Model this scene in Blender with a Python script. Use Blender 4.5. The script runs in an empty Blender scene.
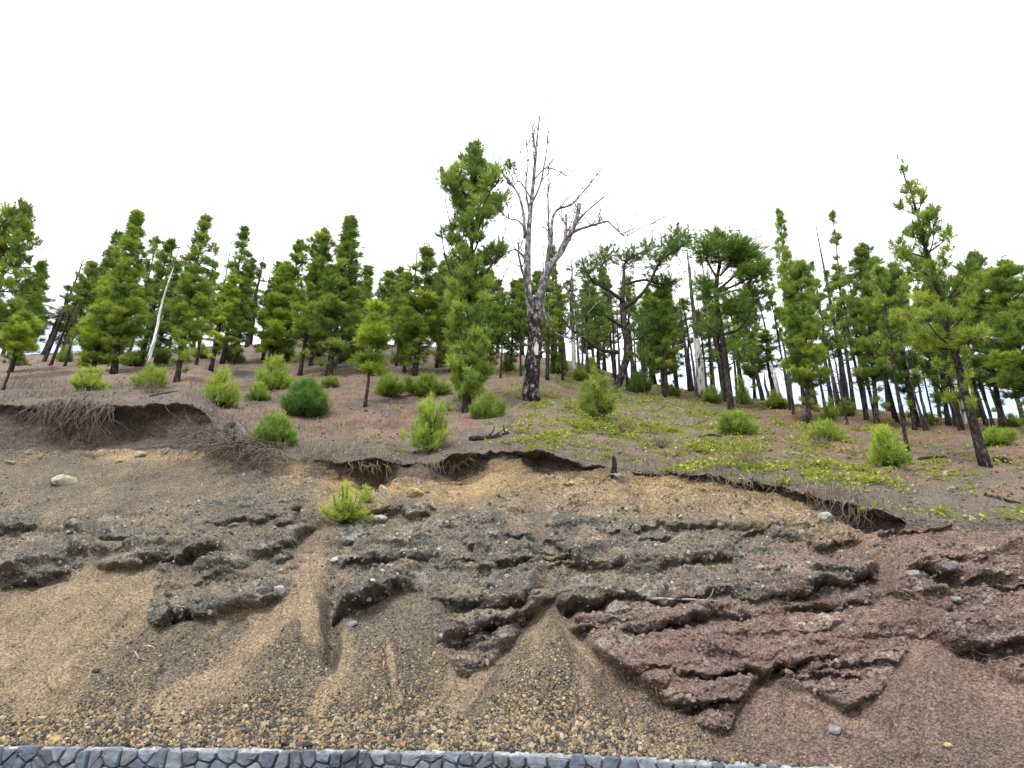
import bpy, math, random
import numpy as np
from mathutils import Vector, Matrix

# ------------------------------------------------------------------ camera, sky, sun, exposure
SC = bpy.context.scene
COL = SC.collection
FPX = 700.0
PITCH = math.radians(21.5)
CP, SP = math.cos(PITCH), math.sin(PITCH)
CAMZ = 1.6

cam_data = bpy.data.cameras.new('camera')
cam_data.sensor_width = 36.0
cam_data.lens = FPX / 1024.0 * 36.0
cam_data.clip_start = 0.1
cam_data.clip_end = 3000.0
cam = bpy.data.objects.new('camera', cam_data)
COL.objects.link(cam)
cam.location = (0, 0, CAMZ)
cam.rotation_euler = (math.radians(90) + PITCH, 0, 0)
SC.camera = cam

SUN_EL = math.radians(58)
SUN_AZ = math.radians(205)          # clockwise from +Y
world = bpy.data.worlds.new('World')
SC.world = world
world.use_nodes = True
wn = world.node_tree
wn.nodes.clear()
w_out = wn.nodes.new('ShaderNodeOutputWorld')
w_bg = wn.nodes.new('ShaderNodeBackground')
w_bg.inputs['Strength'].default_value = 0.12
w_sky = wn.nodes.new('ShaderNodeTexSky')
w_sky.sky_type = 'NISHITA'
w_sky.sun_disc = False
w_sky.sun_elevation = SUN_EL
w_sky.sun_rotation = SUN_AZ
# a bright high cloud deck over most of the sky, thinning out to pale blue towards the horizon
w_tc = wn.nodes.new('ShaderNodeTexCoord')
w_sep = wn.nodes.new('ShaderNodeSeparateXYZ')
w_ns = wn.nodes.new('ShaderNodeTexNoise')
w_ns.inputs['Scale'].default_value = 2.2
w_ns.inputs['Detail'].default_value = 5
w_mad = wn.nodes.new('ShaderNodeMath'); w_mad.operation = 'MULTIPLY_ADD'
w_mad.inputs[1].default_value = 0.22
w_ramp = wn.nodes.new('ShaderNodeMapRange')
w_ramp.interpolation_type = 'SMOOTHSTEP'
w_ramp.inputs['From Min'].default_value = 0.42
w_ramp.inputs['From Max'].default_value = 0.58
w_ramp.inputs['To Min'].default_value = 0.25
w_ramp.inputs['To Max'].default_value = 1.0
w_mix = wn.nodes.new('ShaderNodeMixRGB')
w_mix.inputs[2].default_value = (8.2, 8.3, 8.5, 1)
wn.links.new(w_tc.outputs['Generated'], w_sep.inputs[0])
wn.links.new(w_tc.outputs['Generated'], w_ns.inputs['Vector'])
wn.links.new(w_ns.outputs['Fac'], w_mad.inputs[0])
wn.links.new(w_sep.outputs['Z'], w_mad.inputs[2])
wn.links.new(w_mad.outputs[0], w_ramp.inputs['Value'])
wn.links.new(w_ramp.outputs[0], w_mix.inputs[0])
wn.links.new(w_sky.outputs[0], w_mix.inputs[1])
wn.links.new(w_mix.outputs[0], w_bg.inputs['Color'])
wn.links.new(w_bg.outputs[0], w_out.inputs[0])

sun_d = bpy.data.lights.new('sun', 'SUN')
sun_d.energy = 1.5
sun_d.angle = math.radians(14)
sun_d.color = (1.0, 0.96, 0.9)
sun = bpy.data.objects.new('sun', sun_d)
COL.objects.link(sun)
sun_vec = Vector((math.sin(SUN_AZ) * math.cos(SUN_EL), math.cos(SUN_AZ) * math.cos(SUN_EL), math.sin(SUN_EL)))
sun.rotation_euler = sun_vec.to_track_quat('Z', 'Y').to_euler()
sun.location = (0, 0, 60)

SC.view_settings.view_transform = 'Standard'
SC.view_settings.look = 'None'
SC.view_settings.gamma = 1.0
SC.view_settings.exposure = 1.2
SC.view_settings.use_curve_mapping = False

# ------------------------------------------------------------------ helpers
def ray(px, py):
    dx = (np.asarray(px, float) - 512.0) / FPX
    dy = (384.0 - np.asarray(py, float)) / FPX
    return dx, CP - dy * SP, SP + dy * CP

def at_depth(px, py, y):
    dx, ry, rz = ray(px, py)
    k = y / ry
    return np.array([dx * k, ry * k, CAMZ + rz * k])

def project(x, y, z):
    z = z - CAMZ
    d = y * CP + z * SP
    u = -y * SP + z * CP
    return 512 + FPX * x / d, 384 - FPX * u / d

def hash3(ix, iy, iz, seed):
    h = (ix.astype(np.uint32) * np.uint32(374761393) + iy.astype(np.uint32) * np.uint32(668265263)
         + iz.astype(np.uint32) * np.uint32(2147483647) + np.uint32((seed * 1274126177 + 12345) & 0xffffffff))
    h = (h ^ (h >> np.uint32(13))) * np.uint32(1274126177)
    h = (h ^ (h >> np.uint32(16))) * np.uint32(2246822519)
    h = h ^ (h >> np.uint32(15))
    return h.astype(np.float64) / 4294967295.0

def vnoise(x, y, z, seed=0):
    x = x + 5000.0; y = y + 5000.0; z = z + 5000.0
    xf, yf, zf = np.floor(x), np.floor(y), np.floor(z)
    fx, fy, fz = x - xf, y - yf, z - zf
    ix, iy, iz = xf.astype(np.int64), yf.astype(np.int64), zf.astype(np.int64)
    ux = fx * fx * fx * (fx * (fx * 6 - 15) + 10)
    uy = fy * fy * fy * (fy * (fy * 6 - 15) + 10)
    uz = fz * fz * fz * (fz * (fz * 6 - 15) + 10)
    r = 0
    for a in (0, 1):
        wa = ux if a else 1 - ux
        for b in (0, 1):
            wb = uy if b else 1 - uy
            for c in (0, 1):
                wc = uz if c else 1 - uz
                r = r + wa * wb * wc * hash3(ix + a, iy + b, iz + c, seed)
    return r * 2 - 1

def worley(x, y, z, seed=0):
    x = x + 5000.0; y = y + 5000.0; z = z + 5000.0
    xf, yf, zf = np.floor(x), np.floor(y), np.floor(z)
    ix, iy, iz = xf.astype(np.int64), yf.astype(np.int64), zf.astype(np.int64)
    best = np.full(x.shape, 9.0); cid = np.zeros(x.shape)
    for a in (-1, 0, 1):
        for b in (-1, 0, 1):
            for c in (-1, 0, 1):
                jx, jy, jz = ix + a, iy + b, iz + c
                d = (xf + a + hash3(jx, jy, jz, seed) - x) ** 2 + (yf + b + hash3(jx, jy, jz, seed + 1) - y) ** 2 + (zf + c + hash3(jx, jy, jz, seed + 2) - z) ** 2
                m = d < best
                best = np.where(m, d, best); cid = np.where(m, hash3(jx, jy, jz, seed + 3), cid)
    return np.sqrt(best), cid

def fbm(x, y, z, octaves=4, seed=0, gain=0.5, ridged=False):
    a, s, r = 1.0, 0.0, 0
    f = 1.0
    for o in range(octaves):
        n = vnoise(x * f + 17.3 * o, y * f + 5.1 * o, z * f + 9.7 * o, seed + o)
        if ridged:
            n = 1 - 2 * np.abs(n)
        r = r + a * n
        s += a
        a *= gain
        f *= 2.03
    return r / s

def sstep(a, b, v):
    t = np.clip((v - a) / (b - a), 0, 1)
    return t * t * (3 - 2 * t)

def poly(pts, v):
    p = np.array(pts, float)
    return np.interp(v, p[:, 0], p[:, 1])

def tag(o, label=None, category=None, group=None, kind=None):
    if label: o['label'] = label
    if category: o['category'] = category
    if group: o['group'] = group
    if kind: o['kind'] = kind
    return o

def mesh_np(name, verts, faces, mat, parent=None, smooth=False, attr=None, fcol=None):
    """faces: (n,k) int array; attr: dict name -> per-vertex array (n,) float or (n,3) colour"""
    me = bpy.data.meshes.new(name)
    verts = np.ascontiguousarray(verts, dtype=np.float32)
    faces = np.ascontiguousarray(faces, dtype=np.int32)
    n, k = faces.shape
    me.vertices.add(len(verts)); me.vertices.foreach_set('co', verts.ravel())
    me.loops.add(n * k); me.loops.foreach_set('vertex_index', faces.ravel())
    me.polygons.add(n)
    me.polygons.foreach_set('loop_start', np.arange(0, n * k, k, dtype=np.int32))
    me.polygons.foreach_set('use_smooth', np.full(n, smooth, dtype=bool))
    me.update(calc_edges=True)
    for an, av in (attr or {}).items():
        av = np.asarray(av, np.float32)
        if av.ndim == 1:
            a = me.attributes.new(an, 'FLOAT', 'POINT'); a.data.foreach_set('value', av)
        else:
            a = me.attributes.new(an, 'FLOAT_COLOR', 'POINT')
            c4 = np.ones((len(av), 4), np.float32); c4[:, :3] = av
            a.data.foreach_set('color', c4.ravel())
    me.materials.append(mat)
    o = bpy.data.objects.new(name, me)
    COL.objects.link(o)
    if parent: o.parent = parent
    return o

class MB:
    """collects quads/tris (tris stored as quads are avoided: all kept as tris)"""
    def __init__(self):
        self.v, self.f, self.n = [], [], 0
    def add(self, v, f):
        self.v.append(np.asarray(v, float)); self.f.append(np.asarray(f, int) + self.n); self.n += len(v)
    def tube(self, pts, rad, sides=6, cap=True, rough=0.0, rng=None):
        pts = np.asarray(pts, float); rad = np.asarray(rad, float)
        n = len(pts)
        tan = np.gradient(pts, axis=0)
        tan /= np.linalg.norm(tan, axis=1)[:, None] + 1e-9
        ref = np.array([0.31, 0.95, 0.05]) if abs(tan[0][2]) > 0.7 else np.array([0.05, 0.1, 1.0])
        a = np.cross(tan, ref); a /= np.linalg.norm(a, axis=1)[:, None] + 1e-9
        b = np.cross(tan, a)
        th = np.arange(sides) / sides * 2 * np.pi
        r = rad[:, None, None] * np.ones((1, sides, 1))
        if rough and rng is not None:
            r = r * (1 + rough * rng.normal(size=(n, sides, 1)))
        ring = pts[:, None, :] + r * (np.cos(th)[None, :, None] * a[:, None, :] + np.sin(th)[None, :, None] * b[:, None, :])
        v = ring.reshape(-1, 3)
        i = np.arange(n - 1)[:, None] * sides; j = np.arange(sides)[None, :]; j2 = (j + 1) % sides
        q = np.stack([i + j, i + j2, i + sides + j2, i + sides + j], -1).reshape(-1, 4)
        f = np.concatenate([q[:, [0, 1, 2]], q[:, [0, 2, 3]]])
        if cap:
            v = np.concatenate([v, pts[:1], pts[-1:]])
            jj = np.arange(sides); jn = (jj + 1) % sides
            c0 = np.stack([np.full(sides, n * sides), jn, jj], -1)
            e = (n - 1) * sides
            c1 = np.stack([np.full(sides, n * sides + 1), e + jj, e + jn], -1)
            f = np.concatenate([f, c0, c1])
        self.add(v, f)
    def build(self, name, mat, parent=None, smooth=True):
        return mesh_np(name, np.concatenate(self.v), np.concatenate(self.f), mat, parent, smooth)

def empty(name, loc):
    o = bpy.data.objects.new(name, None)
    o.empty_display_size = 0.2
    COL.objects.link(o); o.location = loc
    return o

# ------------------------------------------------------------------ materials
def new_mat(name):
    m = bpy.data.materials.new(name); m.use_nodes = True
    nt = m.node_tree
    b = nt.nodes['Principled BSDF']
    b.inputs['Roughness'].default_value = 0.9
    b.inputs['Specular IOR Level'].default_value = 0.15
    return m, nt, b

def N(nt, t, **kw):
    n = nt.nodes.new(t)
    for k, v in kw.items():
        if k in n.inputs: n.inputs[k].default_value = v
        else: setattr(n, k, v)
    return n

def ramp(nt, stops):
    r = nt.nodes.new('ShaderNodeValToRGB')
    el = r.color_ramp.elements
    while len(el) < len(stops): el.new(0.5)
    for e, (p, c) in zip(el, stops):
        e.position = p; e.color = (*c, 1)
    return r

def mat_terrain():
    m, nt, b = new_mat('volcanic_earth')
    at = N(nt, 'ShaderNodeAttribute', attribute_name='col')
    rk = N(nt, 'ShaderNodeAttribute', attribute_name='rock')
    tc = N(nt, 'ShaderNodeTexCoord')
    n1 = N(nt, 'ShaderNodeTexNoise', Scale=34.0, Detail=6.0, Roughness=0.72)
    n2 = N(nt, 'ShaderNodeTexNoise', Scale=1.7, Detail=5.0, Roughness=0.6)
    vo = N(nt, 'ShaderNodeTexVoronoi', Scale=62.0)
    for n in (n1, n2, vo): nt.links.new(tc.outputs['Object'], n.inputs['Vector'])
    r1 = ramp(nt, [(0.30, (0.42, 0.42, 0.43)), (0.5, (0.95, 0.95, 0.95)), (0.70, (1.6, 1.57, 1.5))])
    r2 = ramp(nt, [(0.3, (0.78, 0.79, 0.80)), (0.7, (1.22, 1.19, 1.15))])
    nt.links.new(n1.outputs['Fac'], r1.inputs[0]); nt.links.new(n2.outputs['Fac'], r2.inputs[0])
    rv = N(nt, 'ShaderNodeMapRange'); rv.inputs['To Min'].default_value = 0.5; rv.inputs['To Max'].default_value = 1.5
    sepc = N(nt, 'ShaderNodeSeparateColor'); nt.links.new(vo.outputs['Color'], sepc.inputs[0])
    nt.links.new(sepc.outputs[0], rv.inputs['Value'])
    m1 = N(nt, 'ShaderNodeMixRGB', blend_type='MULTIPLY', Fac=1.0)
    m2 = N(nt, 'ShaderNodeMixRGB', blend_type='MULTIPLY', Fac=1.0)
    m3 = N(nt, 'ShaderNodeMixRGB', blend_type='MULTIPLY', Fac=1.0)
    nt.links.new(at.outputs['Color'], m1.inputs[1]); nt.links.new(r1.outputs[0], m1.inputs[2])
    nt.links.new(m1.outputs[0], m2.inputs[1]); nt.links.new(r2.outputs[0], m2.inputs[2])
    nt.links.new(m2.outputs[0], m3.inputs[1]); nt.links.new(rv.outputs[0], m3.inputs[2])
    nt.links.new(m3.outputs[0], b.inputs['Base Color'])
    bp = N(nt, 'ShaderNodeBump', Strength=0.7, Distance=0.03)
    nt.links.new(n1.outputs['Fac'], bp.inputs['Height'])
    nt.links.new(bp.outputs[0], b.inputs['Normal'])
    b.inputs['Roughness'].default_value = 1.0
    b.inputs['Specular IOR Level'].default_value = 0.03
    return m

def mat_vcol(name, rough=0.95, scale=30, lo=0.7, hi=1.3, bump=0.4):
    m, nt, b = new_mat(name)
    at = N(nt, 'ShaderNodeAttribute', attribute_name='col')
    tc = N(nt, 'ShaderNodeTexCoord')
    n1 = N(nt, 'ShaderNodeTexNoise', Scale=scale, Detail=5.0, Roughness=0.7)
    nt.links.new(tc.outputs['Object'], n1.inputs['Vector'])
    r1 = ramp(nt, [(0.3, (lo,) * 3), (0.7, (hi,) * 3)])
    nt.links.new(n1.outputs['Fac'], r1.inputs[0])
    m1 = N(nt, 'ShaderNodeMixRGB', blend_type='MULTIPLY', Fac=1.0)
    nt.links.new(at.outputs['Color'], m1.inputs[1]); nt.links.new(r1.outputs[0], m1.inputs[2])
    nt.links.new(m1.outputs[0], b.inputs['Base Color'])
    bp = N(nt, 'ShaderNodeBump', Strength=bump, Distance=0.02)
    nt.links.new(n1.outputs['Fac'], bp.inputs['Height']); nt.links.new(bp.outputs[0], b.inputs['Normal'])
    b.inputs['Roughness'].default_value = rough
    b.inputs['Specular IOR Level'].default_value = 0.08
    return m

def mat_noise(name, stops, scale=(8, 8, 8), detail=6, rough=0.95, bump=0.5, dist=0.03, use_objcol=False, nrough=0.65):
    m, nt, b = new_mat(name)
    tc = N(nt, 'ShaderNodeTexCoord')
    mp = N(nt, 'ShaderNodeMapping'); mp.inputs['Scale'].default_value = scale
    n1 = N(nt, 'ShaderNodeTexNoise', Scale=1.0, Detail=float(detail), Roughness=nrough)
    nt.links.new(tc.outputs['Object'], mp.inputs[0]); nt.links.new(mp.outputs[0], n1.inputs['Vector'])
    r1 = ramp(nt, stops)
    nt.links.new(n1.outputs['Fac'], r1.inputs[0])
    src = r1.outputs[0]
    if use_objcol:
        oi = N(nt, 'ShaderNodeObjectInfo')
        mm = N(nt, 'ShaderNodeMixRGB', blend_type='MULTIPLY', Fac=1.0)
        nt.links.new(src, mm.inputs[1]); nt.links.new(oi.outputs['Color'], mm.inputs[2])
        src = mm.outputs[0]
    nt.links.new(src, b.inputs['Base Color'])
    bp = N(nt, 'ShaderNodeBump', Strength=bump, Distance=dist)
    nt.links.new(n1.outputs['Fac'], bp.inputs['Height']); nt.links.new(bp.outputs[0], b.inputs['Normal'])
    b.inputs['Roughness'].default_value = rough
    b.inputs['Specular IOR Level'].default_value = 0.1
    return m

def mat_leaf(name, stops, transl=0.35):
    m, nt, b = new_mat(name)
    at = N(nt, 'ShaderNodeAttribute', attribute_name='tint')
    r1 = ramp(nt, stops)
    nt.links.new(at.outputs['Fac'], r1.inputs[0])
    oi = N(nt, 'ShaderNodeObjectInfo')
    mm = N(nt, 'ShaderNodeMixRGB', blend_type='MULTIPLY', Fac=1.0)
    nt.links.new(r1.outputs[0], mm.inputs[1]); nt.links.new(oi.outputs['Color'], mm.inputs[2])
    nt.links.new(mm.outputs[0], b.inputs['Base Color'])
    b.inputs['Roughness'].default_value = 0.55
    b.inputs['Specular IOR Level'].default_value = 0.25
    tr = N(nt, 'ShaderNodeBsdfTranslucent')
    nt.links.new(mm.outputs[0], tr.inputs['Color'])
    mx = N(nt, 'ShaderNodeMixShader'); mx.inputs[0].default_value = transl
    out = nt.nodes['Material Output']
    nt.links.new(b.outputs[0], mx.inputs[1]); nt.links.new(tr.outputs[0], mx.inputs[2])
    nt.links.new(mx.outputs[0], out.inputs['Surface'])
    return m

M = {}
M['terrain'] = mat_terrain()
M['pebble'] = mat_vcol('loose_cinders', scale=60)
M['stone'] = mat_noise('boulder_rock', [(0.3, (0.5, 0.5, 0.5)), (0.5, (0.9, 0.9, 0.9)), (0.7, (1.3, 1.3, 1.3))], (14, 14, 14), use_objcol=True, bump=0.8)
M['wallstone'] = mat_noise('basalt_block', [(0.28, (0.62, 0.62, 0.64)), (0.5, (1, 1, 1)), (0.72, (1.45, 1.45, 1.42))], (16, 16, 16), use_objcol=True, bump=0.5, dist=0.012)
M['mortar'] = mat_noise('mortar', [(0.3, (0.04, 0.04, 0.042)), (0.7, (0.10, 0.10, 0.10))], (20, 20, 20))
M['coping'] = mat_noise('mortar_coping', [(0.32, (0.10, 0.10, 0.10)), (0.5, (0.26, 0.26, 0.265)), (0.68, (0.42, 0.42, 0.43))], (14, 14, 14))
M['asphalt'] = mat_noise('asphalt', [(0.3, (0.035, 0.035, 0.036)), (0.7, (0.07, 0.07, 0.07))], (30, 30, 30), bump=0.3)
M['dirt'] = mat_noise('ground_dirt', [(0.3, (0.12, 0.10, 0.08)), (0.7, (0.2, 0.16, 0.13))], (2, 2, 2))
M['bark'] = mat_noise('burnt_pine_bark', [(0.34, (0.010, 0.009, 0.009)), (0.52, (0.035, 0.029, 0.026)), (0.62, (0.10, 0.085, 0.075)), (0.75, (0.24, 0.21, 0.19))], (9, 9, 5), bump=0.9, dist=0.05, nrough=0.75)
M['limb'] = mat_noise('dark_branch_bark', [(0.3, (0.020, 0.017, 0.015)), (0.7, (0.085, 0.07, 0.06))], (12, 12, 6), bump=0.6)
M['deadwood'] = mat_noise('weathered_dead_wood', [(0.36, (0.03, 0.026, 0.025)), (0.5, (0.11, 0.095, 0.09)), (0.62, (0.22, 0.2, 0.19)), (0.72, (0.48, 0.46, 0.44))], (7, 7, 2.6), bump=0.7, dist=0.03, use_objcol=True)
M['deadbark'] = mat_noise('charred_flaking_bark', [(0.40, (0.012, 0.011, 0.011)), (0.53, (0.045, 0.038, 0.036)), (0.60, (0.25, 0.23, 0.22)), (0.70, (0.66, 0.65, 0.63))], (7, 7, 4.2), bump=0.9, dist=0.05, nrough=0.72)
M['deadlimb'] = mat_noise('speckled_dead_limb', [(0.36, (0.03, 0.027, 0.027)), (0.47, (0.11, 0.10, 0.10)), (0.56, (0.27, 0.25, 0.25)), (0.68, (0.55, 0.53, 0.52))], (10, 10, 5), bump=0.7, dist=0.03, nrough=0.72)
M['palewood'] = mat_noise('bleached_bare_wood', [(0.35, (0.4, 0.38, 0.36)), (0.6, (0.75, 0.73, 0.71))], (6, 6, 1.5), bump=0.3)
M['char'] = mat_noise('charcoal', [(0.35, (0.010, 0.010, 0.010)), (0.7, (0.06, 0.055, 0.055))], (14, 14, 14), bump=0.8)
M['root'] = mat_noise('dry_root', [(0.3, (0.09, 0.07, 0.06)), (0.7, (0.28, 0.23, 0.2))], (9, 9, 9), use_objcol=True)
M['needle'] = mat_leaf('pine_needles', [(0.0, (0.082, 0.145, 0.034)), (0.45, (0.175, 0.265, 0.05)), (0.8, (0.28, 0.365, 0.065)), (1.0, (0.385, 0.445, 0.085))], 0.36)
M['cover'] = mat_leaf('ground_cover_leaf', [(0.0, (0.16, 0.21, 0.03)), (0.5, (0.32, 0.35, 0.045)), (1.0, (0.45, 0.44, 0.07))])
M['drygrass'] = mat_leaf('dry_grass_blade', [(0.0, (0.19, 0.15, 0.12)), (0.5, (0.30, 0.24, 0.20)), (1.0, (0.42, 0.35, 0.28))], 0.2)

# ------------------------------------------------------------------ hillside with the eroded cutting
WALL = [(-900, 740), (0, 742), (200, 744.5), (400, 746), (550, 749), (650, 754), (750, 759), (850, 765), (1024, 777), (1900, 810)]
FOOT = [(-900, 448), (0, 449), (60, 452), (120, 450), (170, 446), (205, 448), (225, 462), (260, 470), (330, 480), (350, 486), (385, 487), (398, 478), (420, 478), (445, 484), (470, 481), (490, 472), (540, 474),
        (600, 479), (700, 488), (780, 501), (830, 519), (850, 528), (890, 534), (905, 530), (960, 528), (1024, 532), (1900, 560)]
TOP = [(-900, 400), (0, 405), (100, 406), (190, 405), (207, 410), (217, 432), (240, 446), (270, 454), (330, 460), (390, 462), (430, 463), (460, 458), (500, 450),
       (540, 452), (580, 462), (640, 470), (700, 474), (780, 486), (840, 500), (880, 512), (905, 519), (960, 521), (1024, 524), (1900, 548)]
CREST = [(-900, 372), (0, 355), (60, 352), (120, 352), (200, 346), (300, 340), (400, 344), (480, 350), (560, 358), (620, 376), (690, 392), (780, 402), (860, 410),
         (920, 416), (1024, 418), (1900, 470)]
CRESTY = [(-900, 40), (0, 36), (300, 38), (560, 38), (700, 33), (800, 29), (1024, 26), (1900, 24)]
TANS = 0.75

def smooth_poly(pts, v, w=7):
    r = 0
    for d in (-w, -w / 2, 0, w / 2, w): r = r + poly(pts, v + d)
    return r / 5

colpx = np.concatenate([np.linspace(-900, -60, 40, endpoint=False), np.arange(-60, 1085, 1.3), np.linspace(1090, 1900, 40)])
NC = len(colpx)

UND = [(-900, 0.5), (0, 0.4), (40, 0.55), (70, 0.85), (130, 0.9), (190, 0.6), (215, 0.2), (250, 0.12), (315, 0.2), (345, 0.95), (386, 1.0), (396, 0.15), (425, 0.08), (442, 0.7), (470, 0.8),
       (482, 0.3), (515, 0.3), (545, 0.75), (572, 0.5), (600, 0.12), (650, 0.2), (700, 0.3), (780, 0.3), (830, 0.75), (870, 1.0), (893, 0.9), (905, 0.1), (960, 0.1), (1900, 0.1)]
def base_points(c):
    dx, ry, rz = ray(c, poly(WALL, c) + 2.2)
    k = -(CAMZ - 0.80) / rz
    W = np.stack([dx * k, ry * k, np.full_like(k, 0.80)], -1)
    fp = smooth_poly(FOOT, c)
    dx, ry, rz = ray(c, fp)
    k = (CAMZ - 0.80 + TANS * W[:, 1]) / (TANS * ry - rz)
    Fp = np.stack([dx * k, ry * k, CAMZ + rz * k], -1)
    dx, ry, rz = ray(c, smooth_poly(TOP, c, 5))
    y = Fp[:, 1] + 0.32 + 0.22 * np.clip(0.6 - smooth_poly(UND, c, 22), 0, 0.5) / 0.5
    k = y / ry
    T = np.stack([dx * k, y, CAMZ + rz * k], -1)
    dx, ry, rz = ray(c, smooth_poly(CREST, c, 20))
    y = poly(CRESTY, c)
    k = y / ry
    Cr = np.stack([dx * k, y, CAMZ + rz * k], -1)
    return W, Fp, T, Cr

Wp, Fp, Tp, Cp = base_points(colpx)
RA, RB, RC = 318, 44, 112
tA = np.linspace(0, 1, RA, endpoint=False)
tB = np.linspace(0, 1, RB, endpoint=False)
tC = np.linspace(0, 1, RC, endpoint=False) ** 1.35
seg = []
# scree and rock: linear in picture height would bunch up, so step evenly in apparent height
def lerp_persp(P, Q, t):
    wp = 1.0 / P[:, 1]; wq = 1.0 / Q[:, 1]
    a = t[:, None] * wp[None, :]
    b = (1 - t)[:, None] * wq[None, :]
    s = a / (a + b)
    # s solves the point that appears at fraction t between P and Q
    s = (t[:, None] * P[None, :, 1]) / (t[:, None] * P[None, :, 1] + (1 - t)[:, None] * Q[None, :, 1])
    return P[None] + (Q - P)[None] * s[:, :, None]
seg.append(lerp_persp(Wp, Fp, tA))
seg.append(Fp[None] + (Tp - Fp)[None] * tB[:, None, None])
seg.append(Tp[None] + (Cp - Tp)[None] * tC[:, None, None])
back = []
for dy, dz in ((0, 0), (2, 0.5), (5, 0.9), (10, 0.6), (20, -1.0), (45, -6), (90, -18), (200, -45), (500, -110)):
    sc = (Cp[:, 1] + dy) / Cp[:, 1]
    back.append(np.stack([Cp[:, 0] * sc, Cp[:, 1] + dy, Cp[:, 2] + dz], -1))
seg.append(np.array(back))
G = np.concatenate(seg, 0)
NR = G.shape[0]
PX, PY = project(G[..., 0], G[..., 1], G[..., 2])
rowi = np.arange(NR)[:, None] * np.ones((1, NC))
X, Y, Z = G[..., 0].copy(), G[..., 1].copy(), G[..., 2].copy()
onface = rowi < RA
onscarp = (rowi >= RA) & (rowi < RA + RB)
onhill = rowi >= RA + RB
near = rowi <= RA + RB + RC

# where the loose scree ends and rock begins (traced along the foot of the ledges)
SCREE = [(-900, 590), (0, 588), (40, 584), (66, 578), (90, 564), (112, 566), (140, 570), (153, 592), (150, 622), (170, 630), (215, 618), (240, 604), (284, 602), (298, 575),
         (312, 545), (322, 545), (330, 590), (338, 640), (352, 625), (372, 600), (405, 588), (425, 596), (437, 640), (462, 674), (492, 662), (520, 632), (543, 602),
         (553, 598), (572, 628), (610, 660), (660, 694), (700, 722), (728, 726), (742, 690), (757, 674), (800, 686), (846, 706), (884, 694), (908, 648), (928, 634),
         (975, 660), (1024, 682), (1900, 760)]
wig = fbm(X * 1.5, Y * 1.5, Z * 1.5, 3, 3) * 6
st = poly(SCREE, PX + wig * 1.7) + wig * 0.5
scree = sstep(-2.5, 4.0, PY - st) * onface
# sand chutes and pockets of sand lying on the ledges: (px, py, half width, half height)
POCK = [(118, 480, 140, 30), (60, 510, 60, 10), (250, 560, 22, 12), (300, 520, 26, 34), (330, 515, 22, 22), (240, 520, 40, 14), (120, 560, 30, 9), (200, 540, 36, 7),
        (395, 545, 20, 8), (455, 475, 7, 22), (478, 485, 20, 26), (474, 500, 14, 14), (455, 545, 14, 9), (546, 585, 9, 18), (535, 500, 14, 10),
        (597, 570, 24, 10), (590, 540, 20, 10), (640, 560, 40, 8), (700, 545, 40, 10), (735, 520, 34, 12), (860, 560, 22, 34), (880, 590, 16, 20), (905, 620, 16, 18),
        (690, 620, 40, 9), (800, 560, 60, 7), (780, 610, 50, 6), (960, 545, 50, 8), (975, 585, 50, 7), (985, 640, 40, 14), (500, 560, 12, 14), (420, 500, 24, 8), (500, 470, 40, 14), (540, 525, 8, 22)]
pocket = np.zeros_like(PX)
pw = fbm(X * 2.4, Y * 2.4, Z * 2.4, 4, 21)
for (a, b, c, d) in POCK:
    r = np.sqrt(((PX - a) / c) ** 2 + ((PY - b) / d) ** 2) + pw * 0.55
    pocket = np.maximum(pocket, 1 - sstep(0.7, 1.15, r))
pocket *= onface
loose = np.maximum(scree, pocket)

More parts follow.
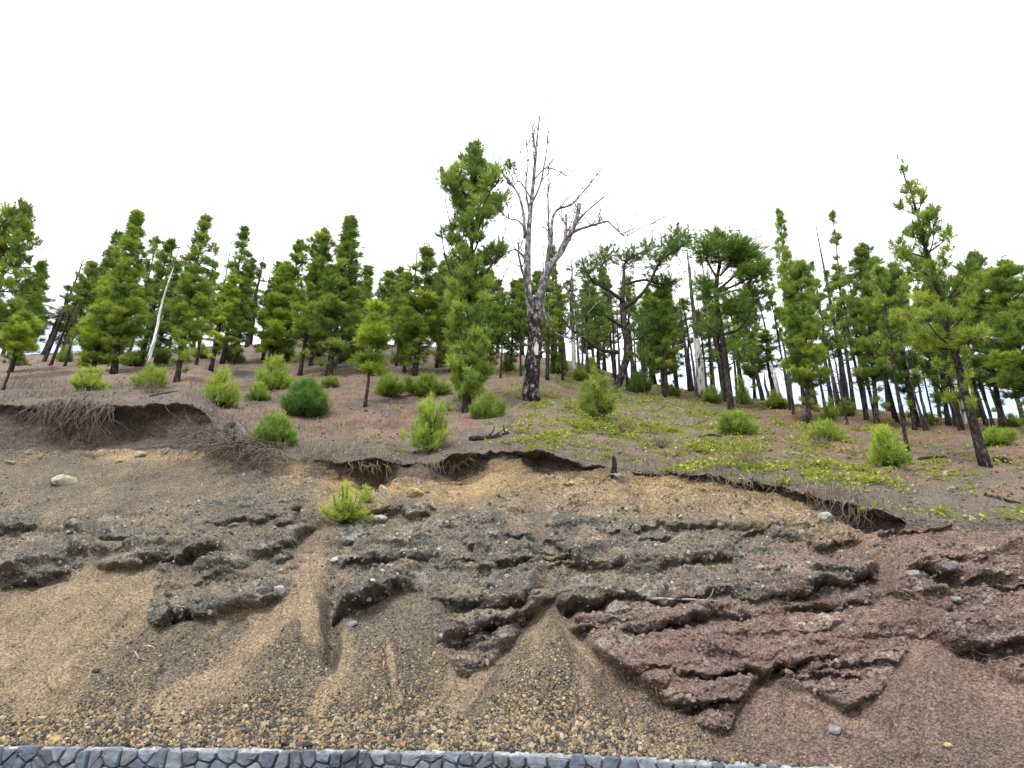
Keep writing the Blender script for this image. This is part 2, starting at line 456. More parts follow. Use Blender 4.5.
# ledges: lower lip polyline in the face, height above it (px), how far it stands out (m), warm (0 grey .. 1 red)
LEDGE = [
    ([(-60, 588), (0, 584), (40, 578), (70, 570), (92, 560)], 34, 0.42, 0.0),
    ([(-60, 530), (0, 528), (24, 524), (44, 516)], 16, 0.16, 0.0),
    ([(62, 527), (100, 530), (140, 534)], 14, 0.14, 0.0),
    ([(92, 562), (130, 566), (160, 558), (200, 552), (226, 548)], 20, 0.36, 0.0),
    ([(120, 534), (160, 536), (200, 530)], 12, 0.14, 0.0),
    ([(196, 574), (230, 566), (262, 556), (292, 546), (304, 528), (320, 512)], 20, 0.26, 0.05),
    ([(152, 624), (172, 626), (200, 616), (212, 612), (240, 604), (262, 602), (284, 592)], 26, 0.34, 0.0),
    ([(196, 520), (240, 518), (290, 512), (312, 500)], 20, 0.16, 0.0),
    ([(328, 606), (345, 612), (362, 600), (372, 592), (400, 586), (424, 584)], 26, 0.40, 0.05),
    ([(340, 560), (380, 556), (420, 556), (440, 546)], 26, 0.24, 0.0),
    ([(330, 510), (360, 512), (400, 508), (440, 500)], 16, 0.18, 0.0),
    ([(444, 572), (470, 576), (490, 570)], 22, 0.30, 0.0),
    ([(432, 598), (470, 604), (500, 602), (525, 594), (540, 580)], 26, 0.40, 0.05),
    ([(440, 636), (462, 638), (490, 626), (520, 622), (532, 610), (552, 600)], 22, 0.32, 0.4),
    ([(440, 668), (462, 676), (490, 664), (520, 632)], 26, 0.16, 0.35),
    ([(480, 556), (510, 562), (535, 556)], 22, 0.22, 0.0),
    ([(440, 530), (470, 536), (500, 532)], 22, 0.16, 0.0),
    ([(548, 540), (580, 556), (610, 562)], 34, 0.30, 0.05),
    ([(556, 604), (600, 602), (640, 600), (690, 594), (740, 596), (790, 592), (830, 586), (872, 576)], 30, 0.42, 0.25),
    ([(560, 630), (600, 628), (625, 620), (660, 624), (700, 618), (712, 610)], 18, 0.30, 0.7),
    ([(600, 560), (650, 562), (690, 556), (740, 548)], 24, 0.16, 0.1),
    ([(700, 612), (750, 606), (800, 606), (850, 598), (880, 600)], 13, 0.18, 0.9),
    ([(590, 668), (640, 672), (700, 668), (760, 664), (800, 656), (850, 650), (900, 642), (920, 632)], 42, 0.30, 0.85),
    ([(630, 694), (680, 700), (730, 702), (758, 694), (764, 680)], 28, 0.34, 0.9),
    ([(690, 728), (720, 730), (742, 718)], 22, 0.16, 1.0),
    ([(770, 690), (810, 696), (846, 706), (880, 694), (890, 678)], 20, 0.26, 1.0),
    ([(800, 668), (850, 664), (900, 656), (916, 648)], 14, 0.24, 1.0),
    ([(888, 574), (920, 572), (955, 576)], 16, 0.30, 0.6),
    ([(890, 586), (925, 598), (950, 606)], 16, 0.28, 0.7),
    ([(905, 552), (960, 548), (1024, 552), (1100, 556)], 14, 0.20, 0.5),
    ([(960, 580), (1000, 576), (1060, 580)], 16, 0.18, 0.6),
    ([(920, 632), (950, 642), (985, 644), (1024, 632), (1080, 636)], 34, 0.36, 0.8),
    ([(970, 672), (1005, 682), (1060, 694)], 16, 0.16, 0.9),
    ([(700, 520), (760, 526), (820, 540), (860, 536)], 18, 0.14, 0.15),
    ([(340, 540), (350, 545), (362, 540)], 16, 0.20, 0.0),
]
disp_out = np.zeros_like(PX)      # along the face normal
disp_h = np.zeros_like(PX)        # horizontal, out of the bank
warm = np.zeros_like(PX); ledgemask = np.zeros_like(PX)
lw = fbm(X * 1.9, Y * 1.9, Z * 1.9, 4, 8)
lwb = fbm(X * 1.1 + 40, Y * 1.1, Z * 2.4, 3, 17)
lw2 = fbm(X * 6.5, Y * 6.5, Z * 6.5, 3, 12)
for pts, th, pr, wm in LEDGE:
    x0, x1 = pts[0][0], pts[-1][0]
    sel = (PX > x0 - 25) & (PX < x1 + 25) & onface
    px, py = PX[sel], PY[sel]
    d = smooth_poly(pts, px, 4) - py + lw[sel] * 11 + lw2[sel] * 3.2
    L = 16 if (x1 - x0) > 60 else 9
    ends = sstep(x0 - 12, x0 + L, px) * (1 - sstep(x1 - L, x1 + 12, px))
    amp = pr * 1.08 * ends * np.clip(0.85 + 1.5 * lwb[sel], 0.15, 1.3)
    up = np.clip(d / th, 0, 1)
    f = np.where(d >= 0, (1 - up ** 2.2), 0)
    f = np.where((d < 0), np.sqrt(np.clip(1 - (d / 7.0) ** 2, 0, 1)) - 0.2 * np.exp(-((d + 11) / 5.0) ** 2), f)
    h = disp_h[sel]
    disp_h[sel] = np.where(np.abs(f * amp) > np.abs(h), f * amp, h)
    lm = ends * np.where(d >= -8, 1 - sstep(0.75, 1.25, d / th), 0)
    w = warm[sel]; l0 = ledgemask[sel]
    warm[sel] = np.where(lm > l0, wm, w)
    ledgemask[sel] = np.maximum(l0, lm)

bw = (PY + 0.035 * (PX - 700) + lw * 15 + fbm(X * 0.35, Y * 0.35, Z * 0.35, 2, 505) * 16) / 13.5
bi = np.floor(bw); bf = bw - bi
bm = np.clip(0.15 + 2.4 * vnoise(PX * 0.011 + bi * 13.7, bi * 3.1, X * 0, 511), 0, 1.2) * sstep(400, 470, PX) * sstep(500, 520, PY) * onface
bprof = np.where(bf < 0.8, (bf / 0.8) ** 1.4, 1 - 1.25 * sstep(0.8, 0.93, bf) + 0.25 * sstep(0.93, 1.0, bf))
band = bm * bprof * (1 - loose)
disp_h = np.where(np.abs(disp_h) > np.abs(0.10 * band), disp_h + 0.04 * band, 0.10 * band)
disp_h *= 1 - 0.92 * sstep(0.0, 7.0, PY - st) * onface
loose_eff = np.clip(loose * (1 - 0.75 * ledgemask * (1 - scree)), 0, 1)
rock = (1 - loose_eff) * onface
lump = fbm(X * 2.6, Y * 2.6, Z * 4.2, 4, 31)
rough1 = fbm(X * 7.5, Y * 7.5, Z * 10.5, 4, 41, 0.6)
rough2 = fbm(X * 19, Y * 19, Z * 24, 3, 51, 0.6)
strata = fbm(X * 0.55 + lump * 0.3, Y * 0.55, Z * 6.0 + X * 0.25, 3, 61)
clod = np.abs(fbm(X * 11, Y * 11, Z * 11, 2, 71))
wd1 = np.zeros_like(PX); wd2 = np.zeros_like(PX); wid = np.zeros_like(PX)
_s = np.s_[:RA + RB]
wd1[_s], wid[_s] = worley(X[_s] * 4.2 + 0.5 * rough1[_s], Y[_s] * 4.2 + 0.5 * rough2[_s], Z[_s] * 6.0, 201)
wd2[_s], _w = worley(X[_s] * 11, Y[_s] * 11, Z[_s] * 13, 211)
blocky = (0.55 - wd1) * (0.3 + 1.1 * wid)
disp_out += rock * (0.09 * lump + 0.040 * rough1 + 0.028 * rough2 + 0.03 * strata + 0.02 * clod + 0.07 * blocky + 0.036 * (0.5 - wd2))
disp_h += rock * 0.035 * np.sign(strata) * sstep(0.0, 0.3, np.abs(strata))
# scree is smoother: broad cones below the gaps in the ledges, rills, grains
FANS = [(90, 566, 0.55, 0.16), (285, 600, -0.5, 0.12), (320, 540, 0.0, 0.10), (395, 592, 0.0, 0.15), (548, 600, 0.02, 0.30), (757, 676, 0.1, 0.2), (926, 638, 0.1, 0.25), (180, 560, -0.6, 0.12)]
for ax, ay, sl, A in FANS:
    dd = np.clip(PY - ay, 1, None)
    u = (PX - ax - sl * dd * -1.0 * 0) / (dd * 0.62 + 12)
    disp_out += scree * A * np.clip(1 - np.abs(u), 0, 1) * sstep(0, 60, PY - ay) * (1 - 0.8 * sstep(690, 745, PY))
rill = fbm((PX + (PY - 560) * 0.55 * np.where(PX < 300, 1, 0.1)) * 0.055, PY * 0.006, X * 0, 3, 81)
tongue = np.zeros_like(PX); greyt = np.zeros_like(PX)
def segdist(ax, ay, bx, by):
    vx, vy = bx - ax, by - ay
    t = np.clip(((PX - ax) * vx + (PY - ay) * vy) / (vx * vx + vy * vy), 0, 1)
    return np.hypot(PX - ax - t * vx, PY - ay - t * vy), t
for (ax, ay, bx, by, w0, w1, gy_) in ((60, 590, -20, 650, 18, 26, 0), (128, 610, 60, 690, 6, 14, 0), (286, 628, 170, 722, 7, 22, 0), (300, 560, 312, 640, 10, 14, 0), (388, 650, 398, 712, 3, 9, 0),
                                (452, 690, 420, 730, 5, 10, 0), (243, 622, 160, 690, 8, 12, 1), (210, 628, 165, 668, 9, 12, 1), (335, 640, 330, 680, 7, 9, 1), (560, 640, 620, 720, 6, 12, 1), (500, 668, 470, 720, 6, 9, 1),
                                (800, 700, 905, 760, 6, 14, 0), (930, 660, 905, 740, 8, 16, 1), (745, 700, 720, 750, 7, 12, 1)):
    dd_, tt_ = segdist(ax, ay, bx, by)
    ww = 0.8 * (w0 + (w1 - w0) * tt_) * (1 + 0.9 * lw + 0.4 * lw2)
    mk = (1 - sstep(0.75, 1.1, dd_ / ww + 0.25 * lw2)) * scree
    if gy_: greyt = np.maximum(greyt, mk)
    else: tongue = np.maximum(tongue, mk)
disp_out += 0.035 * tongue - 0.03 * greyt
disp_out += loose_eff * onface * (0.05 * rill + 0.018 * fbm(X * 5, Y * 5, Z * 5, 3, 91) + 0.010 * rough2)
# gully on the left of the middle fan
gul = np.exp(-((PX - 331) / 9.0) ** 2) * sstep(560, 590, PY) * (1 - sstep(650, 690, PY))
disp_out -= 0.22 * gul * onface
# the scarp under the turf: undercut pockets, torn soil
fr = np.clip((rowi - RA) / RB, 0, 1)
und = smooth_poly(UND, PX, 10)
und = und * (0.85 + 0.5 * lw)
scfac = onscarp * np.sin(np.pi * np.clip(fr * 1.08, 0, 1)) ** 0.8
disp_h -= np.clip(und - 0.12, 0, 1) * 0.66 * scfac
crust = sstep(225, 330, PX) * (1 - sstep(880, 905, PX)) + sstep(220, 200, PX)
disp_h -= onscarp * crust * 0.13 * sstep(0.5, 0.78, fr) * (1 - sstep(0.92, 0.98, fr)) * np.clip(0.45 + 2.2 * lwb, 0, 1.3)
nearfoot = onface * sstep(RA - 26, RA, rowi)
disp_h -= und * 0.10 * nearfoot
disp_out += onscarp * (0.05 * lump + 0.06 * rough1 + 0.03 * rough2)
lip = onhill * near * np.exp(-((rowi - RA - RB) / 5.0) ** 2) + onscarp * sstep(0.86, 1.0, fr)
disp_h += lip * (0.03 + np.maximum(und, 0.22 * crust) * (0.2 + 0.34 * lw + 0.24 * lw2))
Zlip = -lip * (0.05 + 0.10 * np.clip(lw2, -0.5, 1))
# hill ground
hillf = onhill * near * sstep(RA + RB, RA + RB + 10, rowi)
disp_z = hillf * (0.16 * fbm(X * 0.45, Y * 0.45, Z * 0, 3, 101) + 0.05 * fbm(X * 2.2, Y * 2.2, Z * 0, 3, 111) + 0.02 * rough1) + Zlip
nrm = np.array([0, -0.6, 0.8])
rad = np.stack([X, Y], -1); rad /= np.linalg.norm(rad, axis=-1)[..., None]
damp = sstep(0, 14, rowi)
skirt = (rowi == 0) * 0.25
X += (-rad[..., 0] * disp_h * 0.4) * damp
Y += (-disp_h * (0.6 + 0.4 * rad[..., 1]) + nrm[1] * disp_out) * damp
Z += (nrm[2] * disp_out + 0.12 * disp_h + disp_z) * damp - skirt

# ---- colours of the beds (what the earth itself is)
def C(*v): return np.array(v, float)
sand = C(0.184, 0.143, 0.099); sandgrey = C(0.118, 0.100, 0.080); sandred = C(0.142, 0.102, 0.087)
rgrey = C(0.112, 0.105, 0.090); rtan = C(0.162, 0.132, 0.100); rred = C(0.138, 0.090, 0.076); rbrown = C(0.155, 0.113, 0.097)
ochre = C(0.30, 0.212, 0.105); soil = C(0.152, 0.114, 0.090); soilred = C(0.165, 0.102, 0.078); soildark = C(0.095, 0.078, 0.066); soilgrey = C(0.112, 0.099, 0.086)
def mixc(a, b, t): return a + (b - a) * np.clip(t, 0, 1)[..., None]
big = fbm(X * 0.5, Y * 0.5, Z * 0.5, 4, 121)
mid = fbm(X * 1.6, Y * 1.6, Z * 1.6, 4, 131)
east = sstep(560, 800, PX + big * 120 + (PY - 600) * 0.7)
streak = fbm((PX + (PY - 560) * 0.9 * np.where(PX < 330, 1, 0.0)) * 0.03, PY * 0.008, X * 0, 3, 301)
cs = mixc(np.broadcast_to(sand, G.shape), sandgrey, sstep(-0.1, 0.3, 0.5 * big + streak + 0.2 * rill))
gmask = np.clip(scree * sstep(600, 735, PY + 60 * streak) * sstep(-0.2, 0.15, streak + 0.3 * sstep(690, 740, PY)), 0, 1)
cs = mixc(cs, C(0.092, 0.080, 0.064), gmask * 0.8)
cs = mixc(cs, sand * 1.05, tongue)
cs = mixc(cs, sandgrey * 0.95, greyt)
cs = mixc(cs, sandred, east * 0.9)
cs = mixc(cs, sandgrey, sstep(600, 480, PY) * sstep(330, 200, PX) * 0.75)
cr = mixc(np.broadcast_to(rtan, G.shape), rgrey, np.clip(0.40 + 0.9 * ledgemask + 0.8 * mid, 0, 1))
redzone = np.maximum(sstep(580, 640, PY + mid * 40) * sstep(430, 600, PX), sstep(780, 900, PX + mid * 40))
redzone = np.maximum(redzone, warm * ledgemask)
cr = mixc(cr, mixc(np.broadcast_to(rbrown, G.shape), rred, 0.5 + 1.2 * mid + 0.3 * strata), redzone * 0.92)
pale = sstep(0.28, 0.5, fbm(X * 3.2, Y * 3.2, Z * 5, 4, 141)) * rock
cr = mixc(cr, C(0.36, 0.33, 0.30), pale * 0.45)
cface = mixc(cr, cs, loose_eff)
och = np.exp(-((PY - (smooth_poly(FOOT, PX) + 10)) / 19.0) ** 2) * sstep(262, 320, PX) * (1 - sstep(800, 900, PX))
och = np.clip(och * (0.75 + 0.9 * mid), 0, 1)
cface = mixc(cface, ochre, och * 0.8)
och2 = np.exp(-((PY - 456) / 7.0) ** 2) * sstep(60, 130, PX) * (1 - sstep(215, 260, PX))
cface = mixc(cface, C(0.30, 0.22, 0.13), och2 * 0.6)
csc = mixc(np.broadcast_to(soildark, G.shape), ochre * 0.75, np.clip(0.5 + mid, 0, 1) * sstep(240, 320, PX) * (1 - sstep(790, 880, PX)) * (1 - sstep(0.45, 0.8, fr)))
ch = mixc(np.broadcast_to(soil, G.shape), soilgrey, sstep(-0.1, 0.35, big))
ch = mixc(ch, soildark, sstep(0.05, 0.5, mid) * 0.7)
redp = np.clip(sstep(0.02, 0.4, -big + 0.3 * mid) + 0.8 * sstep(690, 800, PX) * sstep(470, 420, PY), 0, 1)
ch = mixc(ch, soilred, redp * (0.4 + 0.35 * sstep(600, 760, PX)))
ch = mixc(ch, C(0.20, 0.155, 0.128), 0.7 * sstep(300, 180, PX) * onhill)
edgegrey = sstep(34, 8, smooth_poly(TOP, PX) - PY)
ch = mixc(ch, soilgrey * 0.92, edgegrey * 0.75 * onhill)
ch = mixc(ch, C(0.17, 0.165, 0.07), 0.45 * sstep(470, 540, PX) * sstep(760, 690, PX) * sstep(450, 430, PY) * sstep(-0.2, 0.2, mid))
# sand settles wherever the bank lies flat enough
gx = np.zeros(G.shape); gx[:, 1:-1] = np.stack([X, Y, Z], -1)[:, 2:] - np.stack([X, Y, Z], -1)[:, :-2]
gy = np.zeros(G.shape); gy[1:-1] = np.stack([X, Y, Z], -1)[2:] - np.stack([X, Y, Z], -1)[:-2]
nn = np.cross(gx, gy); nn /= np.linalg.norm(nn, axis=-1)[..., None] + 1e-9
nzs = nn[..., 2]
for _ in range(3):
    nzs[1:-1, 1:-1] = (nzs[1:-1, 1:-1] * 2 + nzs[2:, 1:-1] + nzs[:-2, 1:-1] + nzs[1:-1, 2:] + nzs[1:-1, :-2]) / 6
settle = sstep(0.64, 0.86, nzs + 0.15 * mid) * rock
cface = mixc(cface, cs, settle * 0.8)
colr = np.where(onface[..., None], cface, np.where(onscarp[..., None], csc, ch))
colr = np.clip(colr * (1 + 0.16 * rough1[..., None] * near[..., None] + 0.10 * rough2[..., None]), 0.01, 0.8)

idx = np.arange(NR * NC).reshape(NR, NC)
Q = np.stack([idx[:-1, :-1], idx[:-1, 1:], idx[1:, 1:], idx[1:, :-1]], -1).reshape(-1, 4)
GV = np.stack([X, Y, Z], -1)
hill = mesh_np('hillside', GV.reshape(-1, 3), Q, M['terrain'], smooth=True, attr={'col': colr.reshape(-1, 3), 'rock': rock.reshape(-1)})
tag(hill, 'pine hillside with an eroded cinder bank of dark and reddish ledges', None, None, 'structure')

Z[0] += 0.25
FX, FY = project(X, Y, Z)   # where the finished ground shows
def ground(px, py, hill_only=False):
    """a point of the finished ground on the line of sight through (px, py): the lowest such point up the slope"""
    c = int(np.clip(np.searchsorted(colpx, px), 1, NC - 2))
    col = FY[:RA + RB + RC, c]
    s = RA + RB if hill_only else 2
    k = np.argmin(np.abs(col[s:] - py)) + s
    p = GV[k, c].copy()
    return p

# ------------------------------------------------------------------ road and low ground
def sheet(name, x0, x1, y0, y1, z, mat, nx=2, ny=2):
    v = [(x0, y0, z), (x1, y0, z), (x1, y1, z), (x0, y1, z)]
    o = mesh_np(name, v, [[0, 1, 2, 3]], mat)
    tag(o, kind='structure')
    return o
sheet('ground', -400, 400, -400, 40, -0.12, M['dirt'])
sheet('road', -120, 120, -1.6, 5.2, 0.0, M['asphalt'])
road_edge = []
cc = np.linspace(-880, 1880, 120)
Wc, _, _, _ = base_points(cc)
v = []
for p in Wc:
    v += [(p[0], 4.9, 0.004), (p[0], p[1] + 0.1, 0.004)]
v = np.array(v)
f = [[2 * i, 2 * i + 2, 2 * i + 3, 2 * i + 1] for i in range(len(Wc) - 1)]
tag(mesh_np('verge', v, f, M['dirt']), kind='structure')

# ------------------------------------------------------------------ dry-stone faced wall
rng = np.random.default_rng(5)
WTH = 0.10
cw = np.linspace(-70, 1080, 160)
Ww, _, _, _ = base_points(cw)
line = Ww[:, :2].copy(); line[:, 1] -= WTH
slen = np.concatenate([[0], np.cumsum(np.linalg.norm(np.diff(line, axis=0), axis=1))])
def on_wall(s):
    x = np.interp(s, slen, line[:, 0]); y = np.interp(s, slen, line[:, 1])
    x2 = np.interp(s + 0.05, slen, line[:, 0]); y2 = np.interp(s + 0.05, slen, line[:, 1])
    x1 = np.interp(s - 0.05, slen, line[:, 0]); y1 = np.interp(s - 0.05, slen, line[:, 1])
    t = np.array([x2 - x1, y2 - y1]); t /= np.linalg.norm(t)
    return x, y, t[1], -t[0]          # position and outward normal (towards the road)
wall = empty('stone_wall', (float(line[80, 0]), float(line[80, 1]), 0.0))
tag(wall, 'low roadside retaining wall of blue-grey basalt blocks along the bottom edge', 'wall')
wloc = np.array([line[80, 0], line[80, 1], 0.0])
WTOP = 0.785
core_v, core_f = [], []
for i, s in enumerate(np.linspace(0, slen[-1], 150)):
    x, y, nx, ny = on_wall(s)
    for (o_, z_) in ((0.0, 0.0), (0.0, WTOP - 0.03), (WTH + 0.1, WTOP - 0.03), (WTH + 0.1, 0.0)):
        core_v.append((x - nx * o_ - wloc[0], y - ny * o_ - wloc[1], z_))
    if i:
        a, b = (i - 1) * 4, i * 4
        for k in range(3):
            core_f.append([a + k, b + k, b + k + 1, a + k + 1])
mesh_np('mortar_core', np.array(core_v), np.array(core_f)[:, ::-1], M['mortar'], wall)
# thin uneven mortar coping
cv, cf = [], []
ss = np.linspace(0, slen[-1], 620)
for i, s in enumerate(ss):
    x, y, nx, ny = on_wall(s)
    h = WTOP + 0.018 * fbm(np.array([s * 5.0]), np.array([0.5]), np.array([0.5]), 3, 5)[0]
    j = 0.018 * fbm(np.array([s * 7.0]), np.array([3.5]), np.array([0.5]), 3, 6)[0]
    for (o_, z_) in ((0.03 + j, WTOP - 0.06), (0.03 + j, h - 0.012), (0.05 + j, h), (WTH + 0.06, h + 0.012), (WTH + 0.08, WTOP - 0.06)):
        cv.append((x - nx * o_ - wloc[0], y - ny * o_ - wloc[1], z_))
    if i:
        a, b = (i - 1) * 5, i * 5
        for k in range(4): cf.append([a + k, a + k + 1, b + k + 1, b + k])
mesh_np('coping', np.array(cv), np.array(cf), M['coping'], wall, smooth=True)

def clip_poly(P, n, d):
    out = []
    for i in range(len(P)):
        a, b = P[i], P[(i + 1) % len(P)]
        da, db = a @ n - d, b @ n - d
        if da <= 0: out.append(a)
        if (da < 0 < db) or (db < 0 < da):
            out.append(a + (b - a) * (da / (da - db)))
    return out
seeds = []; low = MB()
nrow, dx_ = 6, 0.158
for r in range(nrow):
    s = rng.uniform(0, dx_)
    while s < slen[-1]:
        seeds.append((s, 0.06 + r * 0.132 + rng.uniform(-0.06, 0.06)))
        s += dx_ * rng.uniform(0.45, 1.5)
seeds = np.array(seeds)
tints = [(0.105, 0.122, 0.155), (0.135, 0.152, 0.185), (0.09, 0.102, 0.13), (0.17, 0.182, 0.21), (0.12, 0.13, 0.155)]
for i, sd in enumerate(seeds):
    wt = WTOP + rng.uniform(-0.028, 0.018)
    cell = [np.array(c) for c in ((sd[0] - .4, 0.0), (sd[0] + .4, 0.0), (sd[0] + .4, wt + rng.uniform(-.015, .015)), (sd[0] - .4, wt))]
    nb = np.where(np.abs(seeds[:, 0] - sd[0]) < 0.75)[0]
    for j in nb:
        if j == i: continue
        n = seeds[j] - sd
        L = np.linalg.norm(n); n = n / L
        cell = clip_poly(cell, n, (sd + seeds[j]) / 2 @ n - 0.007)
        if len(cell) < 3: break
    if len(cell) < 3: continue
    P = np.array(cell); c0 = P.mean(0)
    P = c0 + (P - c0) * rng.uniform(0.95, 1.0)
    # round the corners a little
    Rr = []
    for k in range(len(P)):
        a, b, c = P[k - 1], P[k], P[(k + 1) % len(P)]
        Rr += [b + (a - b) * 0.14, b + (c - b) * 0.14]
    P = np.array(Rr)
    m = len(P)
    x, y, nx, ny = on_wall(sd[0])
    prd = rng.uniform(0.012, 0.05)
    tilt = rng.uniform(-0.06, 0.06, 2)
    V = []
    for (shr, o_) in ((1.0, -0.05), (1.0, prd * 0.45), (0.9, prd)):
        for q in P:
            e = c0 + (q - c0) * shr
            oo = o_ + ((e - c0) @ tilt if o_ > 0 else 0) + (rng.uniform(-0.004, 0.004) if o_ > 0 else 0)
            X_, Y_, _, _ = on_wall(e[0])
            oo += rng.normal() * 0.005 if o_ > 0 else 0
            V.append((X_ + nx * oo - wloc[0], Y_ + ny * oo - wloc[1], e[1]))
    X_, Y_, _, _ = on_wall(c0[0])
    V.append((X_ + nx * (prd + rng.uniform(-.004, .008)) - wloc[0], Y_ + ny * (prd + .004) - wloc[1], c0[1]))
    T_ = []
    for l in range(2):
        for k in range(m):
            a, b = l * m + k, l * m + (k + 1) % m
            T_ += [[a, b, b + m], [a, b + m, a + m]]
    for k in range(m): T_.append([2 * m + k, 2 * m + (k + 1) % m, 3 * m])
    if sd[1] < 0.39:
        low.add(np.array(V), np.array(T_)); continue
    o = mesh_np('stone', np.array(V), np.array(T_), M['wallstone'], wall)
    t = np.array(tints[rng.integers(len(tints))]) * rng.uniform(0.8, 1.25)
    o.color = (*t, 1)

o = low.build('lower_stones', M['wallstone'], wall, smooth=False); o.color = (0.12, 0.135, 0.165, 1); o['kind'] = 'stuff'
# ------------------------------------------------------------------ loose cinders and pebbles
def ico():
    t = (1 + 5 ** 0.5) / 2
    v = np.array([(-1, t, 0), (1, t, 0), (-1, -t, 0), (1, -t, 0), (0, -1, t), (0, 1, t), (0, -1, -t), (0, 1, -t), (t, 0, -1), (t, 0, 1), (-t, 0, -1), (-t, 0, 1)], float)
    f = np.array([(0, 11, 5), (0, 5, 1), (0, 1, 7), (0, 7, 10), (0, 10, 11), (1, 5, 9), (5, 11, 4), (11, 10, 2), (10, 7, 6), (7, 1, 8), (3, 9, 4), (3, 4, 2), (3, 2, 6), (3, 6, 8), (3, 8, 9),
                  (4, 9, 5), (2, 4, 11), (6, 2, 10), (8, 6, 7), (9, 8, 1)])
    return v / np.linalg.norm(v[0]), f
IV, IF = ico()

def scatter(weight, n, seed):
    """random points of the finished ground, chosen by weight per picture area of the mesh"""
    r = np.random.default_rng(seed)
    w = weight[:-1, :-1].copy()
    a = np.abs((FX[:-1, 1:] - FX[:-1, :-1]) * (FY[1:, :-1] - FY[:-1, :-1]))
    w = np.clip(w * np.clip(a, 0, 4), 0, None)
    w[:, :30] = 0; w[:, -30:] = 0
    cw_ = np.cumsum(w.ravel()); cw_ /= cw_[-1]
    k = np.searchsorted(cw_, r.random(n))
    i, j = np.unravel_index(np.clip(k, 0, w.size - 1), w.shape)
    u, v_ = r.random(n)[:, None], r.random(n)[:, None]
    P = GV[i, j] * (1 - u) * (1 - v_) + GV[i, j + 1] * u * (1 - v_) + GV[i + 1, j] * (1 - u) * v_ + GV[i + 1, j + 1] * u * v_
    return P, i, j

def pebbles(name, label, P, size, cols, seed):
    r = np.random.default_rng(seed)
    n = len(P)
    V = IV[None] * (1 + 0.22 * r.normal(size=(n, 12, 1)))
    sc = size[:, None, None] * r.uniform(0.6, 1.3, (n, 1, 3))
    V = V * sc
    a = r.uniform(0, 6.28, n); ca, sa = np.cos(a)[:, None], np.sin(a)[:, None]
    x = V[..., 0] * ca - V[..., 1] * sa; y = V[..., 0] * sa + V[..., 1] * ca
    V = np.stack([x, y, V[..., 2]], -1) + P[:, None, :]
    Fc = (IF[None] + (np.arange(n) * 12)[:, None, None]).reshape(-1, 3)
    cc_ = np.repeat(cols, 12, axis=0)
    o = mesh_np(name, V.reshape(-1, 3), Fc, M['pebble'], attr={'col': cc_})
    tag(o, label, None, None, 'stuff')
    return o

r = np.random.default_rng(77)
streak = fbm((PX + (PY - 560) * 0.9 * np.where(PX < 330, 1, 0.0)) * 0.03, PY * 0.008, X * 0, 3, 301)
gd = scree * (sstep(590, 740, PY + 60 * streak) ** 1.3 * (0.04 + 1.3 * sstep(-0.12, 0.22, streak + 0.3 * sstep(690, 740, PY))) + 0.05) * (1 - 0.75 * sstep(700, 880, PX))
gd = gd + scree * 0.9 * sstep(715, 738, PY) * (1 - 0.7 * sstep(620, 720, PX))
gd = gd * (1 - 0.85 * tongue) * (1 - 0.6 * greyt)
NP = 31000
P, i, j = scatter(gd, NP, 1)
yb = PY[i, j]
size = (0.006 + 0.005 * r.random(NP) + 0.012 * r.random(NP) ** 8) * (1 + 0.75 * sstep(695, 742, yb))
pal = np.array([(0.29, 0.215, 0.12), (0.34, 0.265, 0.16), (0.24, 0.18, 0.115), (0.075, 0.07, 0.066), (0.11, 0.10, 0.092), (0.40, 0.345, 0.25), (0.18, 0.14, 0.105), (0.05, 0.048, 0.05)]) * 0.86
ci = r.choice(8, NP, p=[.2, .15, .12, .16, .13, .05, .1, .09])
size = size * (1 - 0.5 * sstep(560, 760, PX[i, j]) * sstep(690, 720, yb))
pc = pal[ci] * r.uniform(0.75, 1.25, (NP, 1))
er = sstep(600, 850, PX[i, j])[:, None]
pc = pc * (1 - er * 0.7) + er * 0.7 * np.array([0.14, 0.105, 0.09])
# spilled along the wall top
ns = 420
sv = r.uniform(0, 1, ns) * slen[-1]
sp = []
for q in sv:
    x_, y_, nx, ny = on_wall(q); o_ = WTH * r.uniform(0.35, 1.3)
    sp.append((x_ - nx * o_, y_ - ny * o_, WTOP + 0.012))
P = np.concatenate([P, np.array(sp)]); size = np.concatenate([size, 0.008 + 0.02 * r.random(ns) ** 2]); pc = np.concatenate([pc, pal[r.choice(8, ns)]])
pebbles('loose_gravel', 'ochre and black cinder gravel strewn over the lower scree', P, size, pc, 2)
NP = 7000
P, i, j = scatter(rock * (0.35 + sstep(0.0, 0.4, lump)) + 0.12 * pocket * (PY > 430), NP, 3)
size = 0.010 + 0.009 * r.random(NP) + 0.022 * r.random(NP) ** 5
pal = np.array([(0.10, 0.095, 0.085), (0.20, 0.18, 0.15), (0.36, 0.33, 0.29), (0.07, 0.065, 0.06), (0.30, 0.23, 0.14)])
pc = pal[r.choice(5, NP, p=[.34, .28, .1, .18, .1])] * r.uniform(0.8, 1.2, (NP, 1))
er = (redzone[i, j] * 0.6)[:, None]
pc = pc * (1 - er) + er * np.array([0.15, 0.095, 0.085])
pebbles('rock_fragments', 'small cinder fragments bedded in the dark ledges', P, size, pc, 4)
NP = 2600
P, i, j = scatter(onhill * near * 1.0, NP, 5)
size = 0.014 + 0.014 * r.random(NP) + 0.03 * r.random(NP) ** 6
pal = np.array([(0.05, 0.048, 0.05), (0.17, 0.13, 0.11), (0.28, 0.2, 0.16), (0.1, 0.09, 0.085)])
pc = pal[r.choice(4, NP, p=[.35, .25, .15, .25])]
pebbles('forest_floor_litter', 'scattered charcoal and stone bits over the forest floor', P, size, pc, 6)

